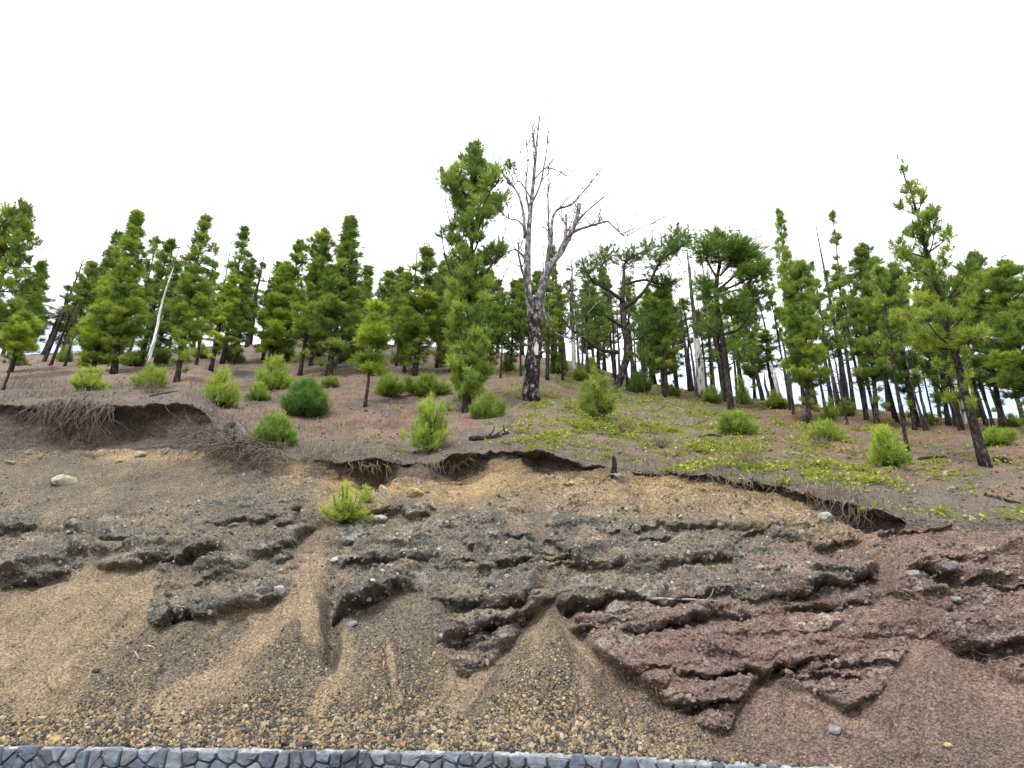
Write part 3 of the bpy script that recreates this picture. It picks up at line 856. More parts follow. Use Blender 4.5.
# ------------------------------------------------------------------ single stones
def stone(px, py, wpx, colr_, label, seed, hill_only=False, flat=0.62):
    r = np.random.default_rng(seed)
    p = ground(px, py + wpx * 0.2, hill_only)
    d = p[1] * CP + (p[2] - CAMZ) * SP
    R = wpx / FPX * d / 2
    # subdivided icosahedron, dented by flat cuts
    v, f = IV, IF
    e = {}
    v = [tuple(q) for q in v]; nf = []
    def mid_(a, b):
        k = (min(a, b), max(a, b))
        if k not in e:
            q = np.array(v[a]) + np.array(v[b]); v.append(tuple(q / np.linalg.norm(q))); e[k] = len(v) - 1
        return e[k]
    for a, b, c in f:
        ab, bc, ca_ = mid_(a, b), mid_(b, c), mid_(c, a)
        nf += [(a, ab, ca_), (b, bc, ab), (c, ca_, bc), (ab, bc, ca_)]
    V = np.array(v)
    for _ in range(7):
        n = r.normal(size=3); n /= np.linalg.norm(n)
        dd = V @ n; lim = r.uniform(0.55, 0.8)
        V -= np.where(dd > lim, dd - lim, 0)[:, None] * n
    V *= (1 + 0.05 * r.normal(size=(len(V), 1)))
    V *= np.array([1, r.uniform(0.75, 1.0), flat * r.uniform(0.9, 1.1)]) * R * 1.18
    V[:, 2] += R * 0.04
    a = r.uniform(-0.3, 0.3)
    V = np.stack([V[:, 0] * math.cos(a) - V[:, 2] * math.sin(a), V[:, 1], V[:, 0] * math.sin(a) + V[:, 2] * math.cos(a)], -1)
    o = mesh_np('loose_stone', V, np.array(nf), M['stone'])
    o.location = p
    o.color = (*colr_, 1)
    tag(o, label, 'stone', 'loose stones on the bank')
PALE = (0.36, 0.32, 0.235); GRY = (0.2, 0.19, 0.185); DRK = (0.04, 0.04, 0.04); YEL = (0.36, 0.275, 0.14); WHT = (0.34, 0.325, 0.30)
for k, a in enumerate([
    (63, 478, 24, PALE, 'large flat cream stone on the smooth upper left bank'),
    (139, 453, 13, PALE, 'cream stone just below the hanging roots on the left scarp'),
    (118, 460, 10, YEL, 'small yellowish stone left of the cream stone under the scarp'),
    (10, 461, 9, YEL, 'yellowish stone at the left edge below the scarp'),
    (233, 524, 10, GRY, 'grey stone alone on the slope above the long dark ledge at left'),
    (282, 499, 9, GRY, 'pale grey stone below the tangle of roots near the ball shaped shrub'),
    (349, 538, 15, GRY, 'grey boulder standing below the yellow green bush on the bank'),
    (334, 559, 10, WHT, 'white stone on the sand chute beneath the yellow green bush'),
    (380, 517, 14, WHT, 'pale stone on the dark ledge right of the yellow green bush'),
    (383, 487, 13, PALE, 'cream stone at the dark hollow right of the yellow green bush'),
    (415, 490, 17, YEL, 'broad yellow stone just below the central turf edge'),
    (570, 482, 16, YEL, 'ochre block in the yellow soil below the middle of the turf edge'),
    (280, 588, 13, WHT, 'white slab on the tip of the left hand tongue of dark rock'),
    (352, 622, 12, GRY, 'grey stone at the foot of the dark overhang beside the gully'),
    (368, 601, 8, WHT, 'small pale stone in front of the dark overhang beside the gully'),
    (502, 635, 9, GRY, 'pale grey stone at the foot of the hanging rock wedge in the middle'),
    (826, 515, 17, WHT, 'grey white block tilted on the slope under the right hand turf edge'),
    (939, 563, 14, GRY, 'pale grey block above the jutting red brown ledge at right'),
    (902, 572, 17, GRY, 'grey block on the lip of the jutting ledge at right'),
    (952, 597, 14, GRY, 'weathered grey stone below the jutting ledge at far right'),
    (55, 738, 15, YEL, 'round pale yellow stone on top of the wall at left'),
    (286, 744, 12, DRK, 'black cinder lump resting just behind the wall, left of its twin'),
    (307, 744, 11, DRK, 'black cinder lump resting just behind the wall, right of its twin'),
    (402, 748, 10, (0.27, 0.15, 0.09), 'orange brown stone just behind the wall'),
    (434, 747, 12, YEL, 'yellow stone just behind the wall right of the orange one'),
    (833, 727, 15, GRY, 'grey stone lying alone low on the reddish scree'),
    (946, 744, 10, YEL, 'pale yellow stone lying alone on the reddish scree at lower right'),
    (1012, 650, 8, WHT, 'white stone on the reddish slope at the right edge'),
    (98, 670, 9, DRK, 'dark stone in the middle of the left scree slope'),
]):
    stone(*a, seed=500 + k)

# ------------------------------------------------------------------ conifers
def tufts_mesh(P, A, L, K, spread, width, rng, tint):
    """bundles of thin needles at points P growing along A"""
    n = len(P)
    A = A / (np.linalg.norm(A, axis=1)[:, None] + 1e-9)
    D = A[:, None, :] + spread * rng.normal(size=(n, K, 3))
    D /= np.linalg.norm(D, axis=2)[..., None]
    ln = (L[:, None] * rng.uniform(0.7, 1.15, (n, K)))[..., None]
    B = P[:, None, :] + A[:, None, :] * (rng.uniform(-0.5, 0.35, (n, K))[..., None] * L[:, None, None])
    Tp_ = B + D * ln
    W = np.cross(D, rng.normal(size=(n, K, 3))); W /= np.linalg.norm(W, axis=2)[..., None] + 1e-9
    W *= width * (L[:, None, None] / 0.22)
    V = np.stack([B - W * 0.5, B + W * 0.5, Tp_ + W * 0.12 - np.array([0, 0, 0.012])], 2).reshape(-1, 3)
    f = np.arange(n * K * 3).reshape(-1, 3)
    t = np.repeat(np.clip(tint[:, None] + 0.10 * rng.normal(size=(n, K)), 0, 1).ravel(), 3)
    return V, f, t

def make_pine(seed, H=10.0, cb=0.2, R=1.4, prof='cone', up=0.35, dz=0.42, nb=5, epi=None, trunk_r=0.15, bend=0.25, lean_tuft=0.6, dead_low=True, needle=0.21, K=24, fill=1.0, upper_sparse=0.0, clump=0.33, tufts_per=13):
    rng = np.random.default_rng(seed)
    n = 22
    zz = np.linspace(0, 1, n)
    wx = bend * np.cumsum(rng.normal(size=n)) / n ** 0.5 * zz * 0.5
    wy = bend * np.cumsum(rng.normal(size=n)) / n ** 0.5 * zz * 0.5
    wx -= wx[-1] * zz; wy -= wy[-1] * zz
    path = np.stack([wx, wy, zz * H], -1)
    path[0, 2] = -0.35
    radii = 0.8 * trunk_r * (1 - 0.86 * zz ** 0.9); radii[0] *= 1.35; radii[1] *= 1.08
    tb = MB(); tb.tube(path, radii, 9, rough=0.05, rng=rng)
    lb = MB()
    def tp(z): return np.array([np.interp(z, path[:, 2], path[:, 0]), np.interp(z, path[:, 2], path[:, 1]), z])
    TP, TA, TL, TT = [], [], [], []
    def branch(z, az, Lb, up_, thick, leafy=True, tint0=0.45, cl=clump, nt=tufts_per):
        base = tp(z)
        m = 7
        s = np.linspace(0, 1, m)
        el = up_ + 0.55 * s ** 1.5 + 0.28 * rng.normal()
        azs = az + np.cumsum(rng.normal(size=m)) * 0.10
        step = Lb / (m - 1)
        d = np.stack([np.cos(azs) * np.cos(el), np.sin(azs) * np.cos(el), np.sin(el)], -1) * step
        pts = base + np.concatenate([[np.zeros(3)], np.cumsum(d[:-1], 0)])
        lb.tube(pts, thick * (1 - 0.8 * s), 4, cap=False)
        if not leafy: return
        bt = tint0 + 0.06 + 0.24 * rng.normal()
        for u in ([0.97] if Lb < 0.8 else [0.97, 0.6] if Lb < 1.5 else [0.97, 0.72, 0.45]):
            q = np.array([np.interp(u, s, pts[:, c]) for c in range(3)])
            if u < 0.9: q = q + rng.normal(size=3) * np.array([0.2, 0.2, 0.06]) * Lb * 0.6
            pr = cl * rng.uniform(0.75, 1.25) * (0.55 + 0.45 * min(1, Lb))
            k = max(5, int(1.6 * nt * fill * (pr / 0.33) ** 1.6))
            dr = rng.normal(size=(k, 3)); dr /= np.linalg.norm(dr, axis=1)[:, None]
            dr[:, 2] = np.where(dr[:, 2] < -0.35, -dr[:, 2], dr[:, 2])
            off = dr * (rng.random((k, 1)) ** 0.45) * np.array([pr, pr, pr * rng.uniform(0.7, 1.15)])
            TP.append(q + off)
            TA.append(np.array([0, 0, lean_tuft]) + 1.1 * off / pr)
            TL.append(np.full(k, needle) * rng.uniform(0.8, 1.2, k))
            TT.append(np.clip(bt + 0.10 * rng.normal(size=k), 0, 1))
            lb.tube([np.array([np.interp(max(0, u - 0.25), s, pts[:, c]) for c in range(3)]), q], [0.012, 0.006], 3, cap=False)
    z = cb * H
    while z < H * 0.985:
        t = (z / H - cb) / (1 - cb)
        if prof == 'cone': Rl = R * (1 - t) ** 0.95 * min(1, 0.45 + t * 4) + 0.12
        elif prof == 'column': Rl = R * min(1, 0.5 + t * 5) * (1 - t ** 1.5) ** 0.95 + 0.12
        elif prof == 'oval': Rl = R * (math.sin(math.pi * min(1, t * 0.80 + 0.2)) ** 1.05) + 0.15
        elif prof == 'top': Rl = R * min(1, t * 1.6 + 0.2) * (1 - t ** 4) + 0.2
        Rl *= rng.uniform(0.62, 1.18)
        kk = rng.integers(max(2, nb - 1), nb + 2)
        a0 = rng.uniform(0, 6.28)
        if rng.random() < upper_sparse: kk = 1
        for b in range(kk):
            branch(z + rng.uniform(-0.12, 0.12), a0 + b * 6.283 / kk + rng.uniform(-0.4, 0.4), Rl * rng.uniform(0.55, 1.15), up + 0.35 * t, 0.018 + 0.016 * Rl)
        z += dz * rng.uniform(0.7, 1.3) * (1 - 0.25 * t)
    # leading shoot
    k = 12
    TP.append(tp(H * 0.99) + rng.normal(size=(k, 3)) * np.array([0.09, 0.09, 0.22])); TA.append(np.array([[0, 0, 1.0]]) + 0.4 * rng.normal(size=(k, 3)))
    TL.append(np.full(k, needle * 0.85)); TT.append(np.full(k, 0.5))
    if epi:
        za, zb, Re, dens = epi
        nz = int(dens * (zb - za) * H)
        for q_ in range(nz):
            zq = H * (za + (zb - za) * (q_ + rng.random()) / nz)
            branch(zq, rng.uniform(0, 6.28), Re * rng.uniform(0.4, 1.1), 0.45, 0.016, True, 0.66, clump * 0.8, tufts_per)
    if dead_low:
        for _ in range(9):
            zq = H * rng.uniform(0.12, max(0.2, cb + 0.15))
            branch(zq, rng.uniform(0, 6.28), rng.uniform(0.3, 0.9), 0.1, 0.018, False)
    P = np.concatenate(TP); A = np.concatenate(TA); L = np.concatenate(TL); T = np.concatenate(TT)
    V, f, t = tufts_mesh(P, A, L, K, 0.62, 0.021, rng, T)
    return tb, lb, (V, f, t)

class Proto:
    def __init__(self, trunk, limbs, crown, H, halfw): self.t, self.l, self.c, self.H, self.w = trunk, limbs, crown, H, halfw
def proto(mk, H=10.0, bark='bark', limbm='limb'):
    tb, lb, (V, f, t) = mk
    ot = tb.build('trunk', M[bark])
    ol = tag(lb.build('branches', M[limbm]), kind='stuff') if lb.n else None
    oc = mesh_np('crown', V, f, M['needle'], attr={'tint': t})
    hw = float(np.percentile(np.hypot(V[:, 0], V[:, 1]), 95))
    for o in (ot, ol, oc):
        if o: COL.objects.unlink(o)
    return Proto(ot, ol, oc, H, hw)

PR = {
    'slim1': proto(make_pine(1, cb=0.12, R=1.05, prof='column', up=0.3, dz=0.44, nb=5, tufts_per=17, clump=0.26, epi=(0.03, 0.25, 0.5, 3.5))),
    'slim2': proto(make_pine(2, cb=0.12, R=1.25, prof='cone', up=0.25, dz=0.46, nb=5, bend=0.4, tufts_per=17, clump=0.26, epi=(0.05, 0.3, 0.45, 3.0))),
    'slim3': proto(make_pine(3, cb=0.14, R=1.2, prof='cone', up=0.45, dz=0.46, nb=5, clump=0.3, epi=(0.04, 0.3, 0.5, 4.0), upper_sparse=0.15, tufts_per=22)),
    'pad1': proto(make_pine(4, cb=0.10, R=1.35, prof='cone', up=0.1, dz=0.85, nb=5, clump=0.46, tufts_per=20, epi=(0.02, 0.2, 0.6, 3.0))),
    'pad2': proto(make_pine(5, cb=0.16, R=1.2, prof='column', up=0.2, dz=0.85, nb=4, clump=0.42, tufts_per=20, epi=(0.04, 0.25, 0.6, 3.0), bend=0.5)),
    'high1': proto(make_pine(6, cb=0.22, R=1.2, prof='oval', up=0.35, dz=0.46, nb=5, clump=0.29, epi=(0.06, 0.36, 0.55, 3.5), tufts_per=20)),
    'high2': proto(make_pine(7, cb=0.26, R=1.3, prof='cone', up=0.2, dz=0.5, nb=5, clump=0.28, epi=(0.08, 0.3, 0.45, 3.0), bend=0.45, upper_sparse=0.25, tufts_per=22)),
    'wisp1': proto(make_pine(8, cb=0.32, R=1.0, prof='cone', up=0.3, dz=0.56, nb=4, upper_sparse=0.45, bend=0.5, tufts_per=17, clump=0.28)),
    'wisp2': proto(make_pine(9, cb=0.48, R=1.1, prof='oval', up=0.3, dz=0.58, nb=4, upper_sparse=0.25, bend=0.5, tufts_per=18, clump=0.3)),
    'tip': proto(make_pine(19, cb=0.5, R=1.0, prof='cone', up=0.4, dz=0.46, nb=4, upper_sparse=0.2, bend=0.5, tufts_per=16, clump=0.27)),
    'broad1': proto(make_pine(10, cb=0.44, R=1.9, prof='oval', up=0.55, dz=0.40, nb=4, epi=(0.01, 0.52, 0.85, 34.0), tufts_per=15, clump=0.3, trunk_r=0.2, bend=0.3)),
    'broad2': proto(make_pine(11, cb=0.30, R=2.2, prof='cone', up=0.3, dz=0.46, nb=4, clump=0.27, tufts_per=16, trunk_r=0.2, bend=0.6, upper_sparse=0.3, epi=(0.14, 0.36, 0.7, 4.0))),
    'broad3': proto(make_pine(12, cb=0.26, R=2.1, prof='oval', up=0.2, dz=0.55, nb=5, tufts_per=15, clump=0.36, trunk_r=0.19, bend=0.5)),
    'young1': proto(make_pine(13, cb=0.3, R=1.5, prof='oval', up=0.5, dz=0.9, nb=3, tufts_per=7, trunk_r=0.13, bend=0.6, needle=0.42, K=18, clump=0.5, dead_low=False)),
    'young2': proto(make_pine(14, cb=0.55, R=1.9, prof='top', up=0.3, dz=1.0, nb=5, tufts_per=11, trunk_r=0.16, bend=0.5, needle=0.42, K=18, clump=0.55, dead_low=False)),
}

def link_copy(src, parent):
    o = src.copy(); COL.objects.link(o); o.parent = parent
    return o

def place_tree(kind, bx, by, tx, ty, wpx, tint, label, group=None, name='pine_tree', y=None, spin=None):
    p = ground(bx, by, True) if y is None else None
    if y is not None:
        # hidden foot: stands on the hill at that distance
        c = int(np.clip(np.searchsorted(colpx, bx), 1, NC - 2))
        k = RA + RB + int(np.argmin(np.abs(GV[RA + RB:, c, 1] - y)))
        p = GV[k, c].copy()
    top = at_depth(tx, ty, p[1])
    v = Vector(top - p)
    Hh = v.length
    pr = PR[kind]
    s = Hh / pr.H
    d = p[1] * CP + (p[2] - CAMZ) * SP
    sw = 0.84 * (wpx / FPX * d / 2) / pr.w
    root = empty(name, p)
    # lean towards the crown, then spin about the own axis
    q = Vector((0, 0, 1)).rotation_difference(v.normalized())
    rs = spin if spin is not None else random.Random(hash((bx, by, tx)) & 0xffff).uniform(0, 6.28)
    root.rotation_mode = 'QUATERNION'
    root.rotation_quaternion = q @ Matrix.Rotation(rs, 3, 'Z').to_quaternion()
    root.scale = (sw, sw, s)
    for o in (pr.t, pr.l, pr.c):
        if o:
            c = link_copy(o, root)
            if o is pr.c: c.color = (*tint, 1)
    tag(root, label, 'tree', group or 'pines on the hillside')
    return root

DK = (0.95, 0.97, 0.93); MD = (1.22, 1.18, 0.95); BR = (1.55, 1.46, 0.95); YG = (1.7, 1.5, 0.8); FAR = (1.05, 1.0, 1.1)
TREES = [
    ('broad3', -27, 385, 25, 204, 78, MD, 'large pine cut by the left edge of the picture'),
    ('young2', 2, 390, 24, 318, 40, BR, 'small leaning pine with a thin trunk at the left edge'),
    ('wisp2', 50, 366, 92, 270, 40, FAR, 'sparse pine behind the dark leaning dead trunk at left'),
    ('slim2', 95, 362, 120, 232, 50, DK, 'dark pine behind the bright padded pine at left'),
    ('pad1', 92, 372, 119, 270, 58, BR, 'bright green pine with stacked rounded pads at left'),
    ('slim3', 112, 374, 138, 214, 56, MD, 'tall pine rising above the bright padded pine at left'),
    ('slim1', 140, 366, 172, 240, 42, DK, 'dark pine beside the bleached leaning trunk'),
    ('slim1', 176, 382, 206, 216, 50, MD, 'tall slender pine just right of the bleached leaning trunk'),
    ('wisp1', 192, 352, 216, 262, 34, FAR, 'thin greyish pine behind the tall slender one at left'),
    ('high2', 210, 370, 234, 277, 40, BR, 'bright pine in front of the slim dark twin topped pine'),
    ('slim2', 222, 364, 246, 227, 44, DK, 'slim dark pine between two dead trunks left of centre'),
    ('pad2', 268, 362, 287, 265, 52, BR, 'bright pine with loose pads above the upright shrub'),
    ('slim1', 284, 362, 301, 241, 42, MD, 'slender pine behind the bright loose padded pine'),
    ('high1', 300, 376, 325, 230, 48, MD, 'pine with dark foot and narrow top behind the round shrub'),
    ('slim3', 328, 376, 350, 220, 56, DK, 'tallest pine of the left middle group, dark and pointed'),
    ('slim2', 352, 362, 368, 266, 46, FAR, 'dull green pine behind the tallest of the left middle group'),
    ('wisp1', 376, 358, 389, 280, 34, FAR, 'thin grey green pine left of the dense pointed pine'),
    ('young1', 364, 407, 376, 304, 44, BR, 'young pine with a thin curved stem standing on bare soil'),
    ('slim1', 414, 376, 428, 247, 58, MD, 'dense pointed pine left of the broad tall pine'),
    ('wisp2', 446, 362, 452, 262, 40, FAR, 'thin pine half hidden behind the broad tall pine'),
    ('broad1', 466, 412, 475, 150, 88, (1.02, 1.06, 0.95), 'broad tall pine with leafy lower trunk left of the big dead tree'),
    ('slim1', 510, 372, 514, 280, 30, DK, 'narrow dark pine between the broad pine and the big dead tree'),
    ('slim2', 552, 374, 553, 246, 28, DK, 'narrow pine directly behind the forked dead tree'),
    ('high1', 586, 372, 587, 282, 28, DK, 'slender dark pine left of the gnarled pine'),
    ('slim2', 604, 370, 604, 268, 36, FAR, 'dull pine behind the gnarled pine'),
    ('slim1', 650, 384, 648, 288, 34, DK, 'dark pine right behind the gnarled trunk'),
    ('high1', 665, 398, 660, 288, 40, MD, 'straight stemmed pine between gnarled pine and white dead trunk'),
    ('high2', 712, 392, 706, 282, 34, FAR, 'thin pine right of the white dead trunk'),
    ('high1', 755, 396, 746, 300, 36, MD, 'low pine close behind the flat topped pine'),
    ('slim2', 804, 404, 778, 209, 36, MD, 'tall narrow pointed pine, first of the right hand group'),
    ('high1', 808, 424, 800, 262, 54, MD, 'leafy pine in front of the tall narrow pointed one at right'),
    ('wisp1', 853, 410, 832, 212, 38, DK, 'wispy tall pine with bare leader in the right hand group'),
    ('high1', 876, 426, 862, 246, 56, DK, 'dark dense pine in the middle of the right hand group'),
    ('wisp2', 907, 452, 878, 266, 50, MD, 'thin leaning pine standing forward on red soil at right'),
    ('high1', 914, 430, 892, 264, 46, DK, 'pine behind the thin leaning one at right'),
    ('slim2', 948, 426, 926, 250, 46, DK, 'dark pine behind the large leaning pine at right'),
    ('broad2', 986, 467, 901, 165, 118, MD, 'large leaning pine with irregular open crown nearest at right'),
    ('broad3', 1003, 432, 974, 254, 84, DK, 'wide dark pine right of the large leaning pine'),
    ('high1', 1036, 436, 1004, 262, 72, MD, 'pine cut by the right edge of the picture'),
]
TREE_ROOT = {}
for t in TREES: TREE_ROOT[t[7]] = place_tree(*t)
MARKS = [(22, 'left edge pine'), (66, 'dark leaning dead trunk'), (105, 'bright padded pine'), (128, 'tall left pine'), (162, 'bleached leaning trunk'), (192, 'tall slender pine'), (236, 'slim dark pine'), (278, 'loose padded pine'),
         (312, 'dark footed narrow pine'), (340, 'tallest left middle pine'), (372, 'young thin stemmed pine'), (421, 'dense pointed pine'), (471, 'broad tall pine'), (533, 'big forked dead tree'), (587, 'slender dark pine'), (622, 'gnarled pine'),
         (662, 'straight stemmed pine'), (694, 'white dead trunk'), (728, 'flat topped pine'), (770, 'pale footed dead stem'), (795, 'tall narrow pointed pine'), (842, 'wispy tall pine'), (868, 'dense right pine'), (893, 'thin leaning pine'),
         (945, 'large leaning pine'), (988, 'wide dark pine'), (1018, 'right edge pine')]
used_labels = set()
def where(kind, px, tail):
    order = sorted(MARKS, key=lambda m: abs(m[0] - px))
    for mx, nm in order[:9]:
        d_ = px - mx
        rels = ['just behind', 'close left of' if d_ < 0 else 'close right of', 'some way left of' if d_ < 0 else 'some way right of']
        if abs(d_) > 5: rels = rels[1:]
        if abs(d_) > 14: rels = rels[1:]
        for rl in rels:
            lab = f'{kind} {rl} the {nm} {tail}'
            if lab not in used_labels:
                used_labels.add(lab); return lab
    return f'{kind} {tail}'
rm = random.Random(41)
for (bx, by, ty) in ((10, 372, 262), (64, 366, 262), (82, 362, 250), (126, 362, 238), (154, 368, 262), (166, 364, 256), (196, 366, 248), (232, 364, 258), (262, 362, 262), (272, 360, 270), (310, 366, 250), (338, 364, 246), (360, 366, 276),
                     (396, 366, 284), (404, 372, 272), (436, 368, 262), (450, 372, 286), (490, 374, 270), (500, 378, 292), (520, 376, 284), (546, 380, 276), (562, 380, 286), (598, 382, 280), (636, 388, 276), (676, 396, 282), (738, 402, 288),
                     (790, 408, 262), (818, 412, 250), (842, 414, 262), (866, 420, 266), (898, 424, 262), (934, 424, 262), (962, 426, 256), (988, 430, 270)):
    ln = (512 - bx) / 1650 * (by - ty) + rm.uniform(-3, 4)
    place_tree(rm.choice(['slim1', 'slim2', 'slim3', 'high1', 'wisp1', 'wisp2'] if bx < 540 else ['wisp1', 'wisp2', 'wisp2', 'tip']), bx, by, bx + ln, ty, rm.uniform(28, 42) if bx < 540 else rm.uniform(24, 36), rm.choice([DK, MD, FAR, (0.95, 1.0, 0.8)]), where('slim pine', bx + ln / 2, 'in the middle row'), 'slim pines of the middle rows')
rb = random.Random(9)
for (bx, ty) in ((12, 300), (52, 306), (100, 280), (125, 286), (186, 284), (206, 292), (276, 290), (340, 282), (362, 300), (384, 292), (420, 300), (540, 292), (596, 312), (614, 300), (648, 316), (662, 312), (692, 320), (718, 326), (770, 352), (806, 316), (860, 296), (878, 302), (908, 300), (946, 300), (1030, 300), (30, 292), (72, 300), (160, 300), (240, 292), (258, 284), (320, 285), (400, 288), (440, 290), (494, 300), (522, 300), (568, 300), (632, 302), (676, 318), (735, 322), (822, 300), (838, 292), (890, 300), (930, 308), (968, 310), (990, 300), (1012, 322)):
    bx2 = bx + rb.uniform(-4, 4)
    y = poly(CRESTY, bx2) + rb.uniform(-3, 2)
    ln = (512 - bx2) / 1700 * 90
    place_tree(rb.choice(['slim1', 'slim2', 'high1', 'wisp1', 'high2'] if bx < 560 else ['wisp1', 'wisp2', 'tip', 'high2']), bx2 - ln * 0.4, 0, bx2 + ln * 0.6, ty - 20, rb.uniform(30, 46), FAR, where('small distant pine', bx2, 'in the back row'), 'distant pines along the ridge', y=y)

# ------------------------------------------------------------------ dead standing trunks
def dead_pole(bx, by, tx, ty, rb_px, label, tint=(1, 1, 1), seed=0, pale=None, nbr=16, blen=0.9, name='dead_pine', group='dead standing pines'):
    r = np.random.default_rng(seed)
    p = ground(bx, by, True)
    top = at_depth(tx, ty, p[1])
    d = p[1] * CP + (p[2] - CAMZ) * SP
    R = rb_px / FPX * d / 2
    v = top - p; H = np.linalg.norm(v)
    n = 16; s = np.linspace(0, 1, n)
    path = s[:, None] * v + np.stack([np.cumsum(r.normal(size=n)), np.cumsum(r.normal(size=n)), np.zeros(n)], -1) * 0.014 * np.sin(s * np.pi)[:, None]
    path[0] -= v / H * 0.3
    rad_ = R * (1 - 0.85 * s)
    root = empty(name, p)
    b = MB(); b.tube(path, rad_, 9, rough=0.06, rng=r)
    o = b.build('trunk', M['deadwood'], root); o.color = (*tint, 1)
    b = MB()
    for k in range(nbr):
        t = r.uniform(0.3, 0.97)
        q = np.array([np.interp(t, s, path[:, c]) for c in range(3)])
        az = r.uniform(0, 6.28); L = blen * r.uniform(0.3, 1.0) * (1.15 - t)
        m = 5; pts = [q]
        el = r.uniform(-0.1, 0.6)
        for i_ in range(m):
            az += r.normal() * 0.2; el += r.normal() * 0.2 + 0.05
            pts.append(pts[-1] + L / m * np.array([math.cos(az) * math.cos(el), math.sin(az) * math.cos(el), math.sin(el)]))
        b.tube(pts, np.linspace(0.018, 0.006, m + 1), 4, cap=False)
    if nbr:
        o = tag(b.build('branches', M['deadwood'], root), kind='stuff'); o.color = (*tint, 1)
    if pale:
        a, c = pale
        ks = np.linspace(a, c, 14)
        pp = np.array([[np.interp(t, s, path[:, k]) for k in range(3)] for t in ks])
        rr = np.interp(ks, s, rad_) * np.array([0.86] + [1.06] * 11 + [0.96, 0.84])
        b = MB(); b.tube(pp, rr, 11, rough=0.07, rng=r)
        o = b.build('barkless_wood', M['palewood'], root); o['label'] = 'white barkless stretch of the trunk'
    tag(root, label, 'tree', group)
BLK = (0.35, 0.33, 0.33)
for k, a in enumerate([
    (43, 362, 86, 252, 4.5, 'dark dead trunk leaning right with short bare branches at far left', BLK, None, 34, 1.5),
    (60, 358, 94, 258, 3, 'thin dead stem beside the dark leaning dead trunk at far left', BLK, None, 20, 1.2),
    (141, 384, 181, 242, 4.2, 'bleached dead trunk leaning right among the left pines', (0.8, .8, .8), (0.12, 0.86), 12, 0.9),
    (246, 347, 264, 254, 5, 'dead trunk with dark twigs right of the slim dark pine', BLK, None, 18, 1.3),
    (574, 376, 572, 248, 5, 'slim dead stem between forked dead tree and gnarled pine', (.7, .7, .7), (0.0, 0.3), 10, 0.8),
    (703, 398, 687, 250, 9, 'dead pine with a white barkless lower trunk', (.6, .6, .6), (0.02, 0.42), 18, 1.2),
    (689, 390, 679, 296, 5, 'short dark dead stem just left of the white dead trunk', BLK, None, 10, 0.9),
    (700, 386, 690, 262, 4, 'thin dead stem touching the white dead trunk', BLK, None, 12, 0.8),
    (723, 390, 698, 240, 4, 'tall thin dead stem left of the flat topped pine', BLK, None, 14, 1.0),
    (762, 400, 745, 315, 5, 'dark dead stem right of the flat topped pine', BLK, None, 8, 0.7),
    (779, 400, 759, 300, 5, 'dead stem with a pale lower trunk right of the flat topped pine', BLK, (0.02, 0.4), 8, 0.7),
    (792, 396, 778, 322, 3, 'thin grey dead stem left of the right hand group', (.8, .8, .85), None, 8, 0.6),
    (848, 412, 816, 226, 6, 'tall dead stem with bare twigs inside the right hand group', (.5, .5, .5), None, 24, 1.4),
    (770, 402, 764, 372, 4, 'short charred stump among dead stems right of centre', BLK, None, 0, 0.5),
    (965, 424, 950, 330, 4, 'dead stem with pale bark behind the large leaning pine', (1, 1, 1), (0.0, 0.4), 6, 0.6),
]):
    bx, by, tx, ty, w, lab, ti, pale, nbr, bl = a
    dead_pole(bx, by, tx, ty, w, lab, ti, 900 + k, pale, nbr, bl)

rp = random.Random(12)
for k in range(56):
    if k > 39: bx = rp.uniform(640, 1010)
    elif k < 22: bx = rp.uniform(545, 800)
    else: bx = rp.uniform(800, 1012) if k < 34 else rp.uniform(40, 480)
    by = poly(CREST, bx) + rp.uniform(3, 16)
    h = rp.uniform(70, 130)
    dead_pole(bx, by, bx - (bx - 512) / 1650 * h + rp.uniform(-3, 3), by - h, rp.uniform(2.6, 4.2), where('thin burnt pole', bx, 'in the back rows'), (rp.uniform(0.25, 0.6),) * 3, 1500 + k, None, 9, 0.9, group='thin burnt poles in the back rows')

# ------------------------------------------------------------------ the big forked dead tree, the gnarled pine and the flat topped pine
def limb_path(pts, y0, r, wob=0.25, n=14, depth=None):
    """limb through picture points; distance drifts round y0"""
    pts = np.array(pts, float)
    t = np.linspace(0, 1, len(pts)); s = np.linspace(0, 1, n)
    # smooth through points (Catmull-Rom by numpy)
    def cr_(a):
        a = np.concatenate([[2 * a[0] - a[1]], a, [2 * a[-1] - a[-2]]])
        u = s * (len(pts) - 1); i = np.clip(u.astype(int), 0, len(pts) - 2); f_ = u - i
        p0, p1, p2, p3 = a[i], a[i + 1], a[i + 2], a[i + 3]
        return 0.5 * (2 * p1 + (p2 - p0) * f_ + (2 * p0 - 5 * p1 + 4 * p2 - p3) * f_ ** 2 + (3 * p1 - p0 - 3 * p2 + p3) * f_ ** 3)
    xs, ys = cr_(pts[:, 0]), cr_(pts[:, 1])
    d0, d1 = depth if depth else (0, r.normal() * wob * 3)
    dep = y0 + d0 + (d1 - d0) * s + wob * np.sin(s * 5 + r.uniform(0, 6)) * s * 0.4
    return np.array([at_depth(a, b, c) for a, b, c in zip(xs, ys, dep)]), dep

